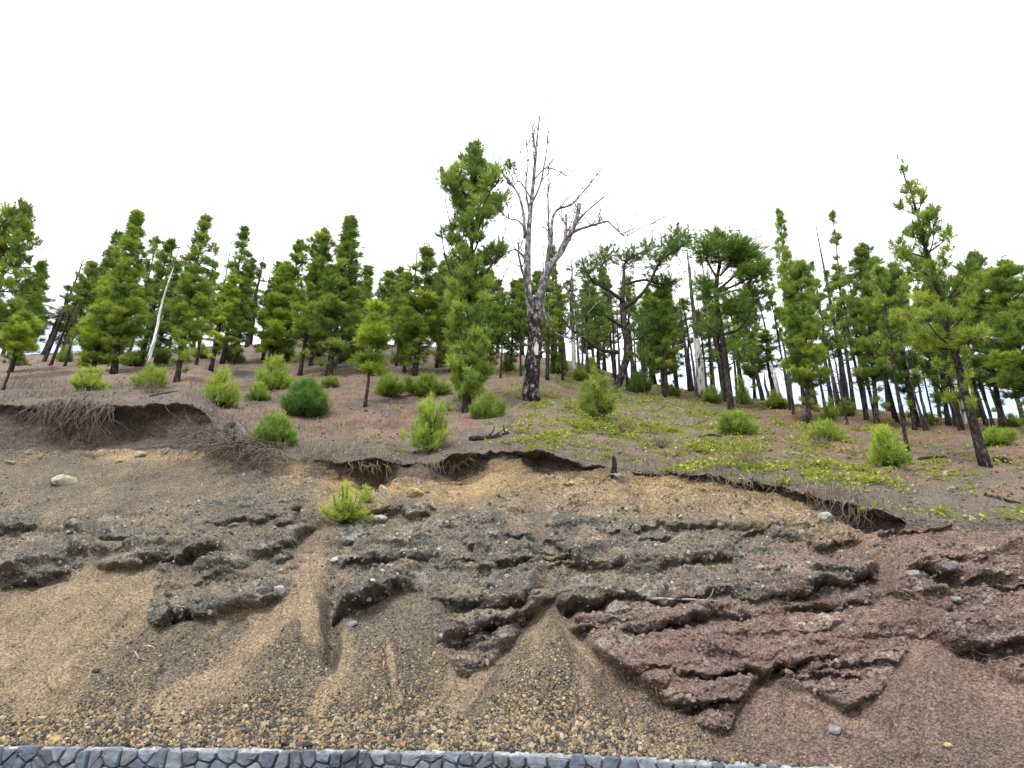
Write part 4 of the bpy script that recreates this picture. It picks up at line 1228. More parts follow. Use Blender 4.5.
def twigs(b, path, rad0, r, n, L, up=0.3, tmin=0.3):
    out = []
    for k in range(n):
        t = r.uniform(tmin, 1.0); i = min(len(path) - 2, int(t * (len(path) - 1)))
        q = path[i]; tan = path[i + 1] - path[i]; tan /= np.linalg.norm(tan) + 1e-9
        d = tan * 0.6 + r.normal(size=3) * 0.7 + np.array([0, 0, up]); d /= np.linalg.norm(d)
        m = 6; pts = [q]; l = L * r.uniform(0.35, 1.0)
        for _ in range(m):
            d = d + r.normal(size=3) * 0.17 + np.array([0, 0, 0.06]); d /= np.linalg.norm(d)
            pts.append(pts[-1] + d * l / m)
        b.tube(pts, np.linspace(rad0, 0.006, m + 1), 4, cap=False)
        out.append(np.array(pts))
    return out

r = np.random.default_rng(404)
p0 = ground(531, 400, True); y0 = p0[1]
root = empty('dead_tree', p0)
tag(root, 'tall forked dead tree with flaking black and white bark at the centre', 'tree')
def rel(path): return path - p0
PXM = 1.0 / FPX * (p0[1] * CP + (p0[2] - CAMZ) * SP)      # metres per picture pixel at that distance
b = MB()
path, _ = limb_path([(531, 402), (532, 370), (535, 340), (536, 312)], y0, r, 0, 14, (0, 0))
path[0][2] -= 0.3
b.tube(rel(path), np.linspace(8.4, 7.0, 14) * PXM * np.array([1.25, 1.12, 1.04] + [1] * 11), 14, rough=0.05, rng=r)
b.build('trunk', M['deadbark'], root)
STEMS = [
    ([(533, 326), (528, 290), (528, 250), (530, 215), (534, 175), (537, 140), (540, 112)], 6.0, 0.7, (0, 0.2)),
    ([(538, 326), (541, 290), (549, 268), (562, 250), (574, 226), (580, 204)], 6.2, 2.6, (0, -0.3)),
    ([(538, 322), (545, 280), (549, 250), (552, 232)], 4.2, 2.4, (0, 0.5)),
    ([(547, 274), (560, 250), (572, 233), (590, 226), (608, 221)], 3.2, 1.3, (0, -0.8)),
    ([(545, 276), (550, 240), (555, 212), (572, 204), (588, 186), (606, 164)], 2.8, 0.6, (0, 0.7)),
    ([(556, 256), (568, 236), (584, 214), (604, 197)], 2.6, 1.0, (0, 0.5)),
    ([(608, 221), (617, 230), (626, 236), (640, 228), (658, 222)], 1.3, 0.5, (-0.8, -1.0)),
    ([(525, 238), (523, 212), (517, 192), (504, 176), (495, 162)], 2.3, 0.7, (0.1, 0.6)),
    ([(530, 240), (520, 222), (508, 218), (498, 208)], 1.6, 0.6, (0.1, -0.7)),
    ([(531, 205), (540, 185), (545, 160), (548, 140)], 1.9, 0.6, (0.1, -0.4)),
    ([(534, 180), (546, 168), (560, 172), (570, 178)], 1.2, 0.4, (0.1, 0.5)),
    ([(536, 160), (534, 140), (532, 126)], 1.2, 0.5, (0.1, 0.3)),
    ([(528, 262), (516, 250), (506, 252), (497, 246)], 1.6, 0.5, (0, 0.7)),
    ([(540, 300), (552, 330), (572, 340), (582, 352)], 1.4, 0.5, (0, -0.9)),
    ([(534, 318), (530, 296), (522, 270), (518, 252)], 2.6, 1.2, (0, -0.6)),
    ([(560, 252), (566, 232), (566, 214)], 2.2, 1.4, (0, 0.6)),
    ([(531, 222), (526, 190), (528, 160), (526, 138)], 1.8, 0.6, (0.1, 0.5)),
    ([(532, 200), (520, 182), (512, 186), (506, 182)], 1.2, 0.4, (0.1, -0.5)),
    ([(549, 240), (548, 200), (548, 165)], 1.8, 0.6, (0.3, 0.9)),
    ([(542, 290), (560, 286), (578, 298), (590, 316)], 1.3, 0.5, (0, 1.0)),
]
tw = MB()
for pts, ra, rb_, dep in STEMS:
    path, _ = limb_path(pts, y0, r, 0.15, 18, dep)
    b = MB(); b.tube(rel(path), np.linspace(ra * 0.8, rb_ * 0.8, 18) * PXM, 9 if ra > 3 else 6, rough=0.06, rng=r)
    o = b.build('limb', M['deadlimb'], root); o.color = (1.6, 1.55, 1.58, 1)
    for q in twigs(tw, rel(path), 0.020, r, 11 if ra > 2 else 7, 1.2, 0.7, 0.3):
        twigs(tw, q, 0.010, r, 2, 0.5, 0.5, 0.3)
o = tag(tw.build('twigs', M['deadwood'], root), kind='stuff'); o.color = (1.5, 1.42, 1.45, 1)
# white patches where the bark has fallen off
for (cx_, cy_, w, h) in ((536, 348, 6, 17), (531, 384, 8, 10), (530, 290, 3, 14)):
    c = at_depth(cx_, cy_, y0 - (7.7 if cy_ > 312 else 4.4) * PXM * 0.99) - p0
    m = 14; V = [c + np.array([0, -0.012, 0])]; 
    for k in range(m):
        a = k / m * 6.283; q = r.uniform(0.75, 1.15)
        dx_m = math.cos(a) * w / 2 * PXM * q
        V.append(c + np.array([dx_m, (dx_m / (9 * PXM)) ** 2 * 9 * PXM * 0.6 - 0.004, math.sin(a) * h / 2 * PXM * q]))
    V2 = np.array(V); back_ = V2 + np.array([0, 0.05, 0])
    f = [[0, 1 + k, 1 + (k + 1) % m] for k in range(m)] + [[1 + k, m + 2 + k, m + 2 + (k + 1) % m] for k in range(m)] + [[1 + k, m + 2 + (k + 1) % m, 1 + (k + 1) % m] for k in range(m)]
    mesh_np('bare_wood_patch', np.concatenate([V2, back_]), np.array(f), M['palewood'], root)

def clumps_on(paths, r, n, L, cl, needle, K=20, tint=0.45, ends=0.5):
    TP, TA, TL, TT = [], [], [], []
    for path, cnt in paths:
        s = np.linspace(0, 1, len(path))
        u = ends + (1 - ends) * r.random(cnt)
        q = np.stack([np.interp(u, s, path[:, c]) for c in range(3)], -1)
        off = r.normal(size=(cnt, 3)) * np.array([cl, cl, cl * 0.6])
        TP.append(q + off + np.array([0, 0, cl * 0.25])); TA.append(np.array([0, 0, 0.6]) + 0.7 * off / cl)
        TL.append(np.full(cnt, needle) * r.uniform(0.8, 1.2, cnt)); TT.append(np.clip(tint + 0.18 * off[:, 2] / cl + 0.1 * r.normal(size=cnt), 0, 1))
    return tufts_mesh(np.concatenate(TP), np.concatenate(TA), np.concatenate(TL), K, 0.62, 0.021, r, np.concatenate(TT))

def special_pine(base, label, trunk_pts, tr, limbs, seed, tint, cl=0.30):
    global p0, PXM
    r = np.random.default_rng(seed)
    p0 = ground(*base, True); y0 = p0[1]
    PXM = 1.0 / FPX * (p0[1] * CP + (p0[2] - CAMZ) * SP)
    root = empty('pine_tree', p0)
    tag(root, label, 'tree', 'pines on the hillside')
    path, _ = limb_path(trunk_pts, y0, r, 0.05, 18, (0, 0.1)); path[0][2] -= 0.3
    b = MB(); b.tube(rel(path), np.linspace(tr[0], tr[1], 18) * PXM, 10, rough=0.07, rng=r)
    b.build('trunk', M['bark'], root)
    cp = []; tw = MB()
    for pts, ra, rb_, cnt, dep in limbs:
        path, _ = limb_path(pts, y0, r, 0.12, 16, dep)
        b = MB(); b.tube(rel(path), np.linspace(ra, rb_, 16) * PXM * 0.8, 7, rough=0.05, rng=r)
        b.build('limb', M['limb'], root)
        tt = twigs(tw, rel(path), 0.02, r, max(3, cnt // 22), 0.75, 0.45, 0.45)
        if cnt:
            cp.append((rel(path), int(cnt * 2.2)))
            for q in tt: cp.append((q, max(6, cnt // 4)))
    tag(tw.build('twigs', M['limb'], root), kind='stuff')
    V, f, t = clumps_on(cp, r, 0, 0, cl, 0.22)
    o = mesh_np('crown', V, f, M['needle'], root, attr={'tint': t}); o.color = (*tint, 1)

special_pine((614, 392), 'gnarled pine with crooked spreading limbs right of the big dead tree',
    [(614, 394), (621, 376), (628, 350), (624, 325), (622, 297)], (4.3, 3.0), [
    ([(622, 300), (608, 290), (592, 280), (582, 262)], 2.8, 1.2, 46, (0, -0.5)),
    ([(608, 290), (600, 274), (606, 258), (612, 252)], 1.8, 0.8, 40, (-0.2, 0.4)),
    ([(622, 302), (624, 274), (626, 262), (646, 250)], 2.6, 1.2, 60, (0, 0.5)),
    ([(624, 308), (640, 296), (650, 282), (660, 262), (676, 250), (692, 240)], 2.8, 1.0, 70, (0, -0.4)),
    ([(656, 270), (666, 252), (682, 234)], 1.6, 0.8, 60, (-0.2, 0.3)),
    ([(626, 284), (644, 280), (658, 284), (672, 286)], 2.0, 1.0, 50, (0, 0.7)),
    ([(622, 326), (608, 318), (600, 310), (590, 310)], 1.9, 1.0, 46, (0, -0.6)),
    ([(618, 352), (602, 350), (586, 340), (570, 328), (562, 318)], 2.8, 1.0, 26, (0, -0.8)),
    ([(626, 340), (640, 338), (652, 328), (660, 322)], 1.6, 0.8, 50, (0, 0.6)),
    ([(628, 348), (636, 356), (642, 360)], 1.4, 0.8, 10, (0, -0.4)),
    ], 71, (0.66, 0.74, 0.78), 0.26)
special_pine((730, 410), 'flat topped pine with dense rounded head right of the white dead trunk',
    [(731, 412), (727, 372), (721, 330), (716, 292), (720, 262)], (3.4, 1.8), [
    ([(720, 268), (718, 250), (716, 238)], 2.0, 1.0, 80, (0, 0.2)),
    ([(718, 280), (708, 262), (706, 248)], 1.8, 0.9, 70, (0, -0.4)),
    ([(718, 290), (734, 276), (744, 262), (748, 256)], 2.0, 0.9, 110, (0, 0.3)),
    ([(718, 292), (738, 284), (752, 276), (758, 272)], 1.8, 0.8, 90, (0, -0.5)),
    ([(718, 296), (738, 290), (750, 296), (758, 300)], 1.4, 0.7, 70, (0, 0.5)),
    ([(720, 276), (736, 258), (738, 248)], 1.6, 0.8, 110, (0, -0.5)),
    ([(723, 334), (738, 330), (748, 318), (751, 308)], 1.7, 0.7, 18, (0, 0.3)),
    ([(718, 306), (708, 296), (704, 284)], 1.2, 0.7, 60, (0, 0.3)),
    ([(719, 316), (730, 308), (740, 306)], 1.2, 0.7, 60, (0, -0.4)),
    ([(722, 336), (712, 330), (708, 326)], 1.1, 0.6, 20, (0, 0.2)),
    ([(726, 366), (738, 360), (744, 348)], 1.1, 0.6, 22, (0, -0.3)),
    ], 72, (0.85, 0.92, 0.85), 0.29)

# bare lower limbs of the broad tall pine
bpy.context.view_layer.update()
broad = TREE_ROOT['broad tall pine with leafy lower trunk left of the big dead tree']
r = np.random.default_rng(88)
yb_ = broad.location.y; inv = broad.matrix_world.inverted()
k_ = (yb_ * CP + (broad.location.z - CAMZ) * SP) / FPX
for pts, ra, dep in (([(468, 292), (452, 276), (444, 250), (440, 222)], 1.5, (0, -0.5)), ([(469, 300), (446, 286), (428, 268), (416, 238)], 1.2, (0, 0.4)), ([(470, 284), (486, 272), (500, 250), (506, 226)], 1.5, (0, -0.6)),
                     ([(472, 262), (456, 240), (447, 210), (444, 184)], 1.1, (0, 0.5)), ([(470, 306), (488, 296), (500, 282), (508, 268)], 1.1, (0, 0.3))):
    path, _ = limb_path(pts, yb_, r, 0.1, 14, dep)
    b = MB(); b.tube(path, np.linspace(ra, 0.35, 14) * k_, 6, rough=0.05, rng=r)
    twigs(b, path, 0.012, r, 6, 0.6, 0.7, 0.4)
    o = b.build('bare_limb', M['limb'], broad); o.matrix_parent_inverse = inv

# ------------------------------------------------------------------ young pine shrubs
def make_bush(seed, n=60, hemi=1.0, tall=1.0, needle=0.16, K=26, tint=0.7, upright=0.6, tn=4, cl=0.05):
    """unit bush: half width 0.5, height about tall"""
    r = np.random.default_rng(seed)
    b = MB(); TP, TA, TL, TT = [], [], [], []
    for k in range(n):
        az = r.uniform(0, 6.283); q = r.random() ** 0.6
        e = np.array([math.cos(az) * 0.42 * q, math.sin(az) * 0.42 * q, tall * (1 - 0.75 * q ** 2.0) * r.uniform(0.12 if tall > 1.2 else 0.3, 0.95) if r.random() < 0.65 else tall * (1 - 0.7 * q ** 2) * 0.9])
        lob = 0.85 + 0.22 * math.sin(az * 2 + seed) + 0.14 * math.sin(az * 5 + seed * 2) + r.normal() * 0.1
        if n > 150: lob = 1.0
        e = e * np.array([lob, lob, 0.8 + 0.35 * lob * r.uniform(0.6, 1.1)])
        e[2] = max(e[2], 0.08)
        s = np.array([e[0] * 0.12, e[1] * 0.12, 0.0 if tall < 1.2 else e[2] * 0.55 * (1 - q * 0.3)])
        m_ = (s + e) / 2 + np.array([e[0] * 0.25, e[1] * 0.25, -0.03])
        u = np.linspace(0, 1, 6)[:, None]
        pth = (1 - u) ** 2 * s + 2 * u * (1 - u) * m_ + u ** 2 * e
        b.tube(pth, np.linspace(0.011, 0.004, 6), 4, cap=False)
        tan = pth[-1] - pth[-2]; tan /= np.linalg.norm(tan)
        c_ = np.interp(r.uniform(0.45, 1.0, tn), np.linspace(0, 1, 6), np.arange(6)).astype(int)
        P = pth[c_] + r.normal(size=(tn, 3)) * cl
        P[0] = e
        TP.append(P); TA.append(np.array([0, 0, upright]) + tan + 0.15 * r.normal(size=(tn, 3))); TL.append(np.full(tn, needle) * r.uniform(0.85, 1.15, tn))
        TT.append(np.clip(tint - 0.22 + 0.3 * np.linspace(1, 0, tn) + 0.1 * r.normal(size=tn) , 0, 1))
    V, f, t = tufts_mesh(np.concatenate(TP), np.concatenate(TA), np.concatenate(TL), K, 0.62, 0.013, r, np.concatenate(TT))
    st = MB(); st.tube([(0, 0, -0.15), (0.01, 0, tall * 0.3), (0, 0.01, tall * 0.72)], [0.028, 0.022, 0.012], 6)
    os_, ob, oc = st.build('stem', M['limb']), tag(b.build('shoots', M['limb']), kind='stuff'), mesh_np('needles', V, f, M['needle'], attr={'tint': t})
    for o in (os_, ob, oc): COL.objects.unlink(o)
    return os_, ob, oc
BUSH = {
    'ball': make_bush(1, 190, 1, 0.82, 0.15, 26, 0.42, 0.5),
    'dome': make_bush(2, 64, 1, 0.85, 0.17, 30, 0.7, 0.8),
    'loose': make_bush(3, 32, 1, 0.95, 0.16, 34, 0.75, 0.9),
    'tall': make_bush(4, 50, 1, 1.6, 0.17, 34, 0.72, 0.8),
    'low': make_bush(5, 90, 1, 0.6, 0.19, 26, 0.62, 0.7),
}
def place_bush(kind, px, py, wpx, hpx, tint, label, hill_only=True, spin=0.0):
    p = ground(px, py, hill_only)
    d = p[1] * CP + (p[2] - CAMZ) * SP
    w = (1.12 if kind == 'ball' else 1.15) * wpx / FPX * d
    tall = {'ball': 0.9, 'dome': 0.97, 'loose': 1.08, 'tall': 1.75, 'low': 0.72}[kind]
    root = empty('young_pine', p)
    root.rotation_euler = (0, 0, spin)
    root.scale = (w / 1.05, w / 1.05, hpx / FPX * d / tall)
    for o in BUSH[kind]:
        c = link_copy(o, root)
        c.color = (*tint, 1)
    tag(root, label, 'shrub', 'low shrubs along the ridge' if 'along the ridge' in label else 'young pine shrubs')
G1 = (1.12, 1.15, 1.0); G2 = (1.32, 1.28, 1.1); G3 = (0.78, 0.95, 0.9); G4 = (1.15, 1.06, 1.1); G5 = (1.05, 1.02, 0.9)
for k, a in enumerate([
    ('loose', 88, 391, 46, 30, G2, 'bright loose shrub right of the small leaning pine at left'),
    ('low', 148, 388, 38, 26, G2, 'low bright shrub at the foot of the bleached leaning trunk'),
    ('dome', 217, 405, 46, 42, G2, 'domed bright shrub standing behind the left scarp corner'),
    ('dome', 271, 390, 42, 40, G2, 'upright bright shrub behind the dark round shrub'),
    ('dome', 257, 400, 30, 22, G1, 'small shrub between the domed shrub and the dark round shrub'),
    ('ball', 303, 417, 52, 42, G3, 'dense dark green round shrub on the bare shelf'),
    ('ball', 272, 446, 44, 36, (1.25, 1.28, 0.95), 'round shrub perched at the lip above the tangle of roots'),
    ('low', 330, 388, 20, 14, G5, 'tiny shrub right of the dark round shrub'),
    ('low', 388, 396, 36, 24, G1, 'low shrub behind the young pine with the thin curved stem'),
    ('low', 425, 396, 46, 24, G5, 'low wide shrub left of the broad tall pine'),
    ('tall', 428, 453, 50, 74, G2, 'tall bright young pine in front of the broad tall pine'),
    ('low', 486, 418, 34, 30, G5, 'dull shrub at the right foot of the broad tall pine'),
    ('tall', 597, 418, 52, 60, G4, 'young pine amid green ground cover left of the gnarled pine foot'),
    ('dome', 590, 376, 26, 22, G5, 'small dull shrub behind the gnarled pine'),
    ('low', 736, 434, 44, 26, G1, 'low spreading shrub before the flat topped pine'),
    ('loose', 744, 404, 22, 34, G2, 'small upright shrub right behind the flat topped pine trunk'),
    ('low', 826, 441, 34, 24, G2, 'bright low shrub left of the thin leaning pine'),
    ('loose', 830, 420, 24, 26, G2, 'small bright shrub beside the leafy pine trunk at right'),
    ('dome', 888, 466, 46, 46, G2, 'bright shrub left of the thin leaning pine foot'),
    ('loose', 882, 446, 24, 24, G2, 'upper shoot cluster just behind the bright shrub at right'),
    ('low', 996, 445, 36, 20, G2, 'low bright shrub right of the large leaning pine'),
    ('loose', 966, 402, 26, 50, YG, 'yellow green regrowth beside the large leaning pine trunk'),
    ('loose', 530, 372, 24, 18, G5, 'small shrub behind the big dead tree'),
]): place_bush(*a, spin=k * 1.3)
rq = random.Random(31)
BACK = [(15, 366), (62, 362), (108, 364), (132, 366), (160, 362), (200, 358), (232, 362), (282, 360), (318, 356), (344, 362), (372, 372), (398, 364), (446, 366), (478, 368), (508, 372), (556, 374), (576, 380), (640, 392), (672, 396), (712, 402), (776, 408), (846, 416), (930, 424), (1014, 428)]
for k, (px, py) in enumerate(BACK):
    w = rq.uniform(18, 32)
    place_bush(rq.choice(['low', 'dome', 'loose']), px + rq.uniform(-4, 4), py, w, w * rq.uniform(0.6, 1.0), rq.choice([G5, G1, (0.8, 0.85, 0.8)]), where('small dull shrub', px, 'along the ridge'), spin=k)
place_bush('loose', 345, 524, 62, 44, (1.5, 1.35, 1.3), 'yellow green bush growing out of the bare bank', False, 2.0)
place_bush('loose', 367, 503, 18, 20, (1.5, 1.35, 1.3), 'small yellow green sprig right of the bush on the bare bank', False, 0.7)

# ------------------------------------------------------------------ ground cover, dry grass
def blades(name, label, P, sizes, K, mat, tintf, seed, flat=0.6, width=0.3, spreadr=1.0):
    r = np.random.default_rng(seed)
    n = len(P)
    az = r.uniform(0, 6.283, (n, K)); el = r.uniform(flat * 0.3, flat * 1.6, (n, K))
    D = np.stack([np.cos(az) * np.cos(el), np.sin(az) * np.cos(el), np.sin(el)], -1)
    B = P[:, None, :] + r.normal(size=(n, K, 3)) * (sizes * spreadr)[:, None, None] * np.array([1, 1, 0.15])
    L = sizes[:, None, None] * r.uniform(0.5, 1.2, (n, K, 1))
    W = np.stack([-np.sin(az), np.cos(az), np.zeros_like(az)], -1) * L * width
    V = np.stack([B - W * 0.3, B + D * L * 0.55 - W, B + D * L, B + D * L * 0.55 + W], 2).reshape(-1, 3)
    f = np.arange(n * K * 4).reshape(-1, 4)
    t = np.repeat(np.clip(tintf(n, r)[:, None] + 0.12 * r.normal(size=(n, K)), 0, 1).ravel(), 4)
    o = mesh_np(name, V, f, mat, attr={'tint': t})
    o.color = (0.72, 0.7, 0.66, 1) if 'grass' in name else (0.9, 0.95, 1.1, 1)
    tag(o, label, None, None, 'stuff')
cn = fbm(X * 1.5, Y * 1.5, Z * 0, 4, 401, 0.65)
cov = onhill * near * (sstep(500, 545, PX) * sstep(790, 700, PX) * sstep(372, 392, PY) * sstep(458, 425, PY)
      + 0.55 * sstep(650, 720, PX) * sstep(960, 860, PX) * sstep(405, 425, PY) * sstep(500, 470, PY) + 0.06 * sstep(240, 400, PX)) * sstep(0.02, 0.2, cn)
P, i, j = scatter(cov + 0.10 * onhill * near * sstep(460, 540, PX) * sstep(505, 440, PY), 3000, 7)
r = np.random.default_rng(8)
blades('ground_cover', 'yellow green ground cover plants below the central and right pines', P, 0.03 + 0.11 * r.random(len(P)) ** 1.5, 17, M['cover'], lambda n, q: q.uniform(0.15, 0.95, n), 9, 0.55, 0.28, 1.1)
dg = onhill * near * (0.4 * np.exp(-((rowi - RA - RB - 4) / 4.0) ** 2) + sstep(240, 150, PX) * sstep(378, 388, PY) * 1.2 + 0.28 * sstep(520, 380, PX) + 0.03 + 0.3 * sstep(300, 420, PX) * sstep(470, 430, PX) * sstep(420, 380, PY)) * sstep(-0.15, 0.2, fbm(X * 0.8 + 9, Y * 0.8, Z * 0, 3, 411))
P, i, j = scatter(dg, 3000, 11)
blades('dry_grass', 'pale dry grass and dead stalks over the forest floor', P, r.uniform(0.06, 0.2, len(P)), 11, M['drygrass'], lambda n, q: q.uniform(0.0, 1.0, n), 12, 1.2, 0.035, 0.6)
# brown dead shrubs
for k, (px, py, w) in enumerate([(620, 432, 30), (655, 448, 34), (745, 466, 40), (820, 446, 30), (150, 392, 40), (800, 420, 26)]):
    r = np.random.default_rng(600 + k)
    p = ground(px, py, True); d = p[1] * CP + (p[2] - CAMZ) * SP; R = w / FPX * d / 2
    b = MB()
    for _ in range(110):
        az = r.uniform(0, 6.28); el = r.uniform(0.15, 1.4); L = R * r.uniform(0.5, 1.1)
        q0 = r.normal(size=3) * R * 0.3 * np.array([1, 1, 0]); pts = [q0 - np.array([0, 0, 0.03])]
        for _k in range(4):
            az += r.normal() * 0.4; el += r.normal() * 0.3
            pts.append(pts[-1] + L / 4 * np.array([math.cos(az) * math.cos(el), math.sin(az) * math.cos(el), abs(math.sin(el))]))
        b.tube(pts, np.linspace(0.006, 0.003, 5), 3, cap=False)
    o = b.build('dry_shrub', M['root']); o.location = p; o.color = (1.1, 1.05, 0.85, 1)
    tag(o, ['grey brown dry shrub at the edge of the central ground cover', 'dry straw coloured shrub just above the middle of the turf edge', 'flat dry shrub right of the ground cover near the turf edge',
            'dry shrub beside the bright low shrub at right', 'dry shrub among the grass at the foot of the bleached trunk', 'small dry shrub before the first pine of the right group'][k], 'shrub', 'dry shrubs')

# ------------------------------------------------------------------ roots hanging from the scarp and lying on the bank
def roots(name, label, starts, n, L, seed, down=0.9, thick=0.012, tint=(1, 1, 1), spread=0.25, hill_only=False, out=0.35, sides=4, fwd=0.0):
    r = np.random.default_rng(seed)
    p = ground(*starts[len(starts) // 2], hill_only)
    b = MB()
    for k in range(n):
        t = r.uniform(0, len(starts) - 1); i = min(int(t), len(starts) - 2); f_ = t - i
        px = starts[i][0] * (1 - f_) + starts[i + 1][0] * f_; py = starts[i][1] * (1 - f_) + starts[i + 1][1] * f_
        q = ground(px, py, hill_only) + np.array([0, -fwd * r.random() if fwd else 0.1, 0.03 + 0.25 * fwd * (down < 0.9)])
        d = np.array([r.normal() * (0.22 if out < 0.3 else 0.5), -out - (0.15 if out < 0.3 else 0.5) * r.random(), -down * r.uniform(0.3, 1.0)]); d /= np.linalg.norm(d)
        l = L * r.uniform(0.35, 1.1); m = 9; pts = [q]
        for _ in range(m):
            d = d + r.normal(size=3) * spread + np.array([0, 0.05, -0.08 * down]); d /= np.linalg.norm(d)
            pts.append(pts[-1] + d * l / m)
        th = thick * r.uniform(0.4, 1.3)
        b.tube(np.array(pts) - p, np.linspace(th, th * 0.3, m + 1), sides, cap=False)
    o = b.build(name, M['root']); o.location = p; o.color = (*tint, 1)
    tag(o, label, 'roots', 'exposed roots')
roots('exposed_roots', 'thick curtain of reddish roots hanging from the left scarp', [(46, 408), (80, 404), (118, 409)], 170, 1.0, 1, 1.0, 0.011, (0.78, 0.74, 0.70), 0.2, False, 0.25, 4, 0.34)
roots('exposed_roots', 'tangle of roots sprawling below the round shrub at the lip', [(200, 448), (225, 452), (250, 458), (284, 464)], 230, 1.1, 2, 0.35, 0.012, (0.8, 0.75, 0.7), 0.28, False, 0.6, 4, 0.6)
roots('exposed_roots', 'single pale root trailing down left of the sprawling tangle', [(190, 462), (194, 464)], 1, 0.9, 3, 0.8, 0.010, (1.6, 1.55, 1.5), 0.2)
roots('exposed_roots', 'thin roots dangling over the dark hollow near the yellow green bush', [(345, 464), (370, 463), (388, 463)], 36, 0.45, 4, 1.0, 0.008, (1.2, 1.1, 0.9), 0.3, False, 0.25, 4, 0.12)
roots('exposed_roots', 'thin roots dangling from the turf at the middle of the edge', [(428, 464), (450, 462), (470, 460)], 46, 0.42, 5, 1.0, 0.008, (1.1, 1.0, 0.8), 0.3, False, 0.25, 4, 0.12)
roots('exposed_roots', 'fine roots under the right hand turf edge', [(640, 472), (720, 480), (800, 492), (870, 512)], 150, 0.42, 6, 1.0, 0.007, (1.0, 0.88, 0.75), 0.3, False, 0.25, 4, 0.12)
roots('exposed_roots', 'pale bare roots crossing the red rock at the right edge', [(968, 612), (990, 606), (1015, 612)], 12, 1.1, 7, 0.7, 0.010, (1.5, 1.3, 1.15), 0.3)
roots('exposed_roots', 'pale roots over the reddish slope at the lower right edge', [(960, 648), (990, 660), (1018, 668)], 16, 0.7, 8, 0.6, 0.008, (1.4, 1.2, 1.1), 0.35)
roots('exposed_roots', 'fine roots showing in the soil left of the hanging curtain', [(20, 408), (34, 408)], 20, 0.5, 9, 1.0, 0.007, (0.8, 0.75, 0.7), 0.3)
roots('exposed_roots', 'short roots in the scarp right of the hanging curtain', [(140, 410), (165, 409), (195, 410)], 24, 0.4, 10, 1.0, 0.007, (0.8, 0.75, 0.7), 0.3)

# ------------------------------------------------------------------ fallen wood
def log(pts, rpx, mat, label, seed, name='fallen_branch', hill_only=True, tw_=4, tint=None, lift=0.3):
    r = np.random.default_rng(seed)
    g = np.array([ground(a, b_, hill_only) for a, b_ in pts])
    p = g[len(g) // 2]
    d = p[1] * CP + (p[2] - CAMZ) * SP; R = rpx / FPX * d / 2
    t = np.linspace(0, 1, 12)
    path = np.stack([np.interp(t, np.linspace(0, 1, len(g)), g[:, c]) for c in range(3)], -1) - p
    path[:, 2] += R * lift + r.normal(size=12) * R * 0.15
    b = MB(); b.tube(path, np.linspace(R, R * 0.5, 12), 8, rough=0.1, rng=r)
    if tw_: twigs(b, path, R * 0.35, r, tw_, 0.4, 0.4, 0.2)
    o = b.build(name, mat); o.location = p
    if tint: o.color = (*tint, 1)
    tag(o, label, 'branch', 'fallen wood')
log([(470, 441), (485, 439), (497, 438), (508, 434)], 7, M['char'], 'charred log lying below the broad tall pine', 1, tw_=3)
log([(672, 424), (690, 428), (706, 420)], 2.5, M['deadwood'], 'curved grey branch on the ground cover below the white dead trunk', 2, tint=(0.8, .8, .8))
log([(600, 410), (640, 416), (670, 404)], 2.0, M['deadwood'], 'long pale stick lying across the central ground cover', 3, tint=(1.8, 1.7, 1.6))
log([(645, 600), (680, 598), (716, 602)], 3, M['deadwood'], 'pale stick lying along the ledge in the middle of the right bank', 4, hill_only=False, tint=(2.0, 1.9, 1.8), tw_=1)
log([(385, 650), (398, 655), (406, 652)], 3, M['deadwood'], 'small grey twig on the middle scree fan', 5, hill_only=False, tint=(1.2, 1.1, 1.1))
log([(378, 655), (384, 662), (382, 672)], 3.5, M['deadwood'], 'short reddish twig left of the grey one on the middle fan', 6, hill_only=False, tint=(1.4, 0.9, 0.8))
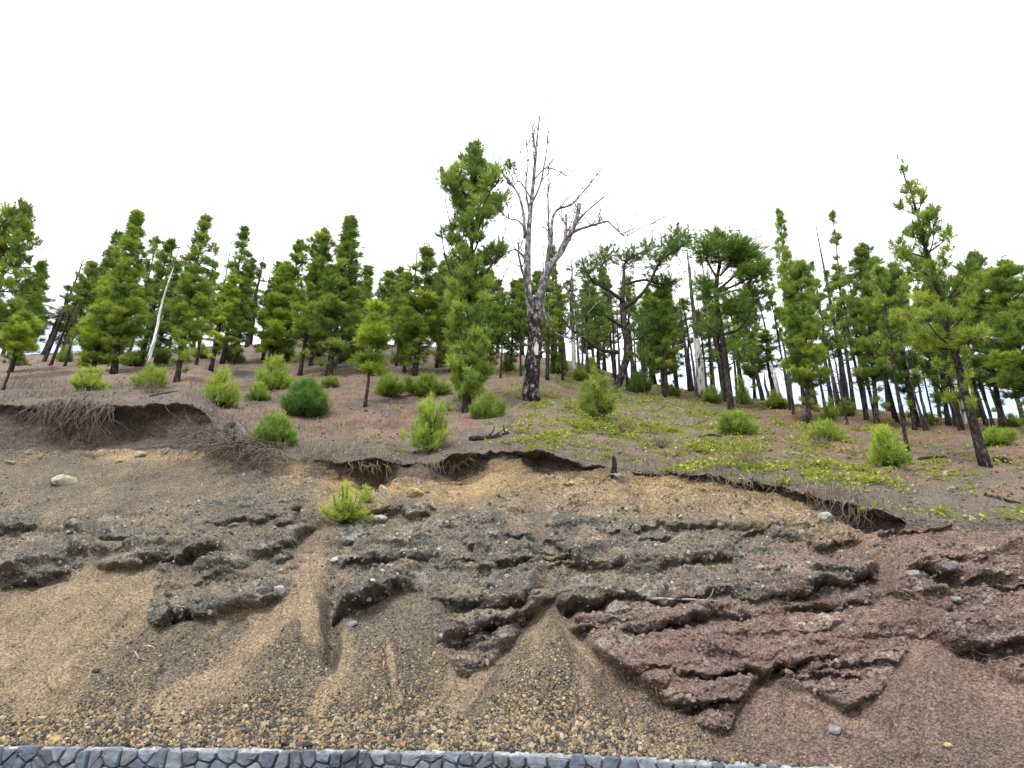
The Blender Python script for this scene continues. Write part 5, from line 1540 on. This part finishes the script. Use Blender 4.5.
log([(128, 648), (136, 652), (140, 660)], 2.5, M['deadwood'], 'bleached forked twig on the left scree', 7, hill_only=False, tint=(2.2, 2.1, 2.0), tw_=6)
log([(232, 424), (224, 430), (228, 436)], 7, M['char'], 'lump of charred wood on the corner of the left scarp', 8, tw_=0)
log([(74, 405), (82, 403), (90, 406)], 7, M['char'], 'charred stub on the turf above the curtain of roots', 9, tw_=1)
log([(994, 462), (1004, 462), (1012, 463)], 9, M['char'], 'black charred lump right of the large leaning pine', 10, tw_=0)
log([(918, 460), (930, 458), (945, 458)], 4, M['char'], 'flat charred chunk between the two leaning pines at right', 11, tw_=0)
log([(150, 396), (175, 392), (205, 390)], 2, M['char'], 'thin dark branch lying in the dry grass at left', 12, tw_=2)
log([(985, 496), (1000, 500), (1020, 504)], 4, M['char'], 'dark flat stub low on the slope at the right edge', 13, tw_=0)
log([(860, 470), (880, 474), (890, 472)], 3.5, M['char'], 'small charred chunk below the bright shrub at right', 14, tw_=0)
log([(700, 438), (712, 436), (720, 438)], 4, M['char'], 'charred chunk left of the low spreading shrub', 15, tw_=0)
# bleached stump with roots on the turf edge
p = ground(614, 478, False); r = np.random.default_rng(3)
d = p[1] * CP + (p[2] - CAMZ) * SP; k_ = d / FPX
root = empty('bleached_stump', p); tag(root, 'small bleached root stump standing on the turf edge right of centre', 'stump')
b = MB(); b.tube(np.array([(0, 0.02, -0.05), (0.0, 0, 8 * k_), (0.01, 0, 15 * k_), (0.0, 0, 22 * k_)]), np.array([3.6, 2.8, 2.6, 1.8]) * k_, 8, rough=0.12, rng=r)
b.build('trunk', M['deadbark'], root)
b = MB()
for a in range(7):
    az = r.uniform(3.3, 6.1); pts = [np.array([0, 0, 5 * k_])]
    for m in range(5):
        az += r.normal() * 0.3
        pts.append(pts[-1] + 4 * k_ * np.array([math.cos(az), math.sin(az) * 0.7, -0.55 + r.normal() * 0.2]))
    b.tube(pts, np.linspace(1.3, 0.4, 6) * k_, 5)
b.build('root', M['deadwood'], root).color = (1.3, 1.25, 1.2, 1)
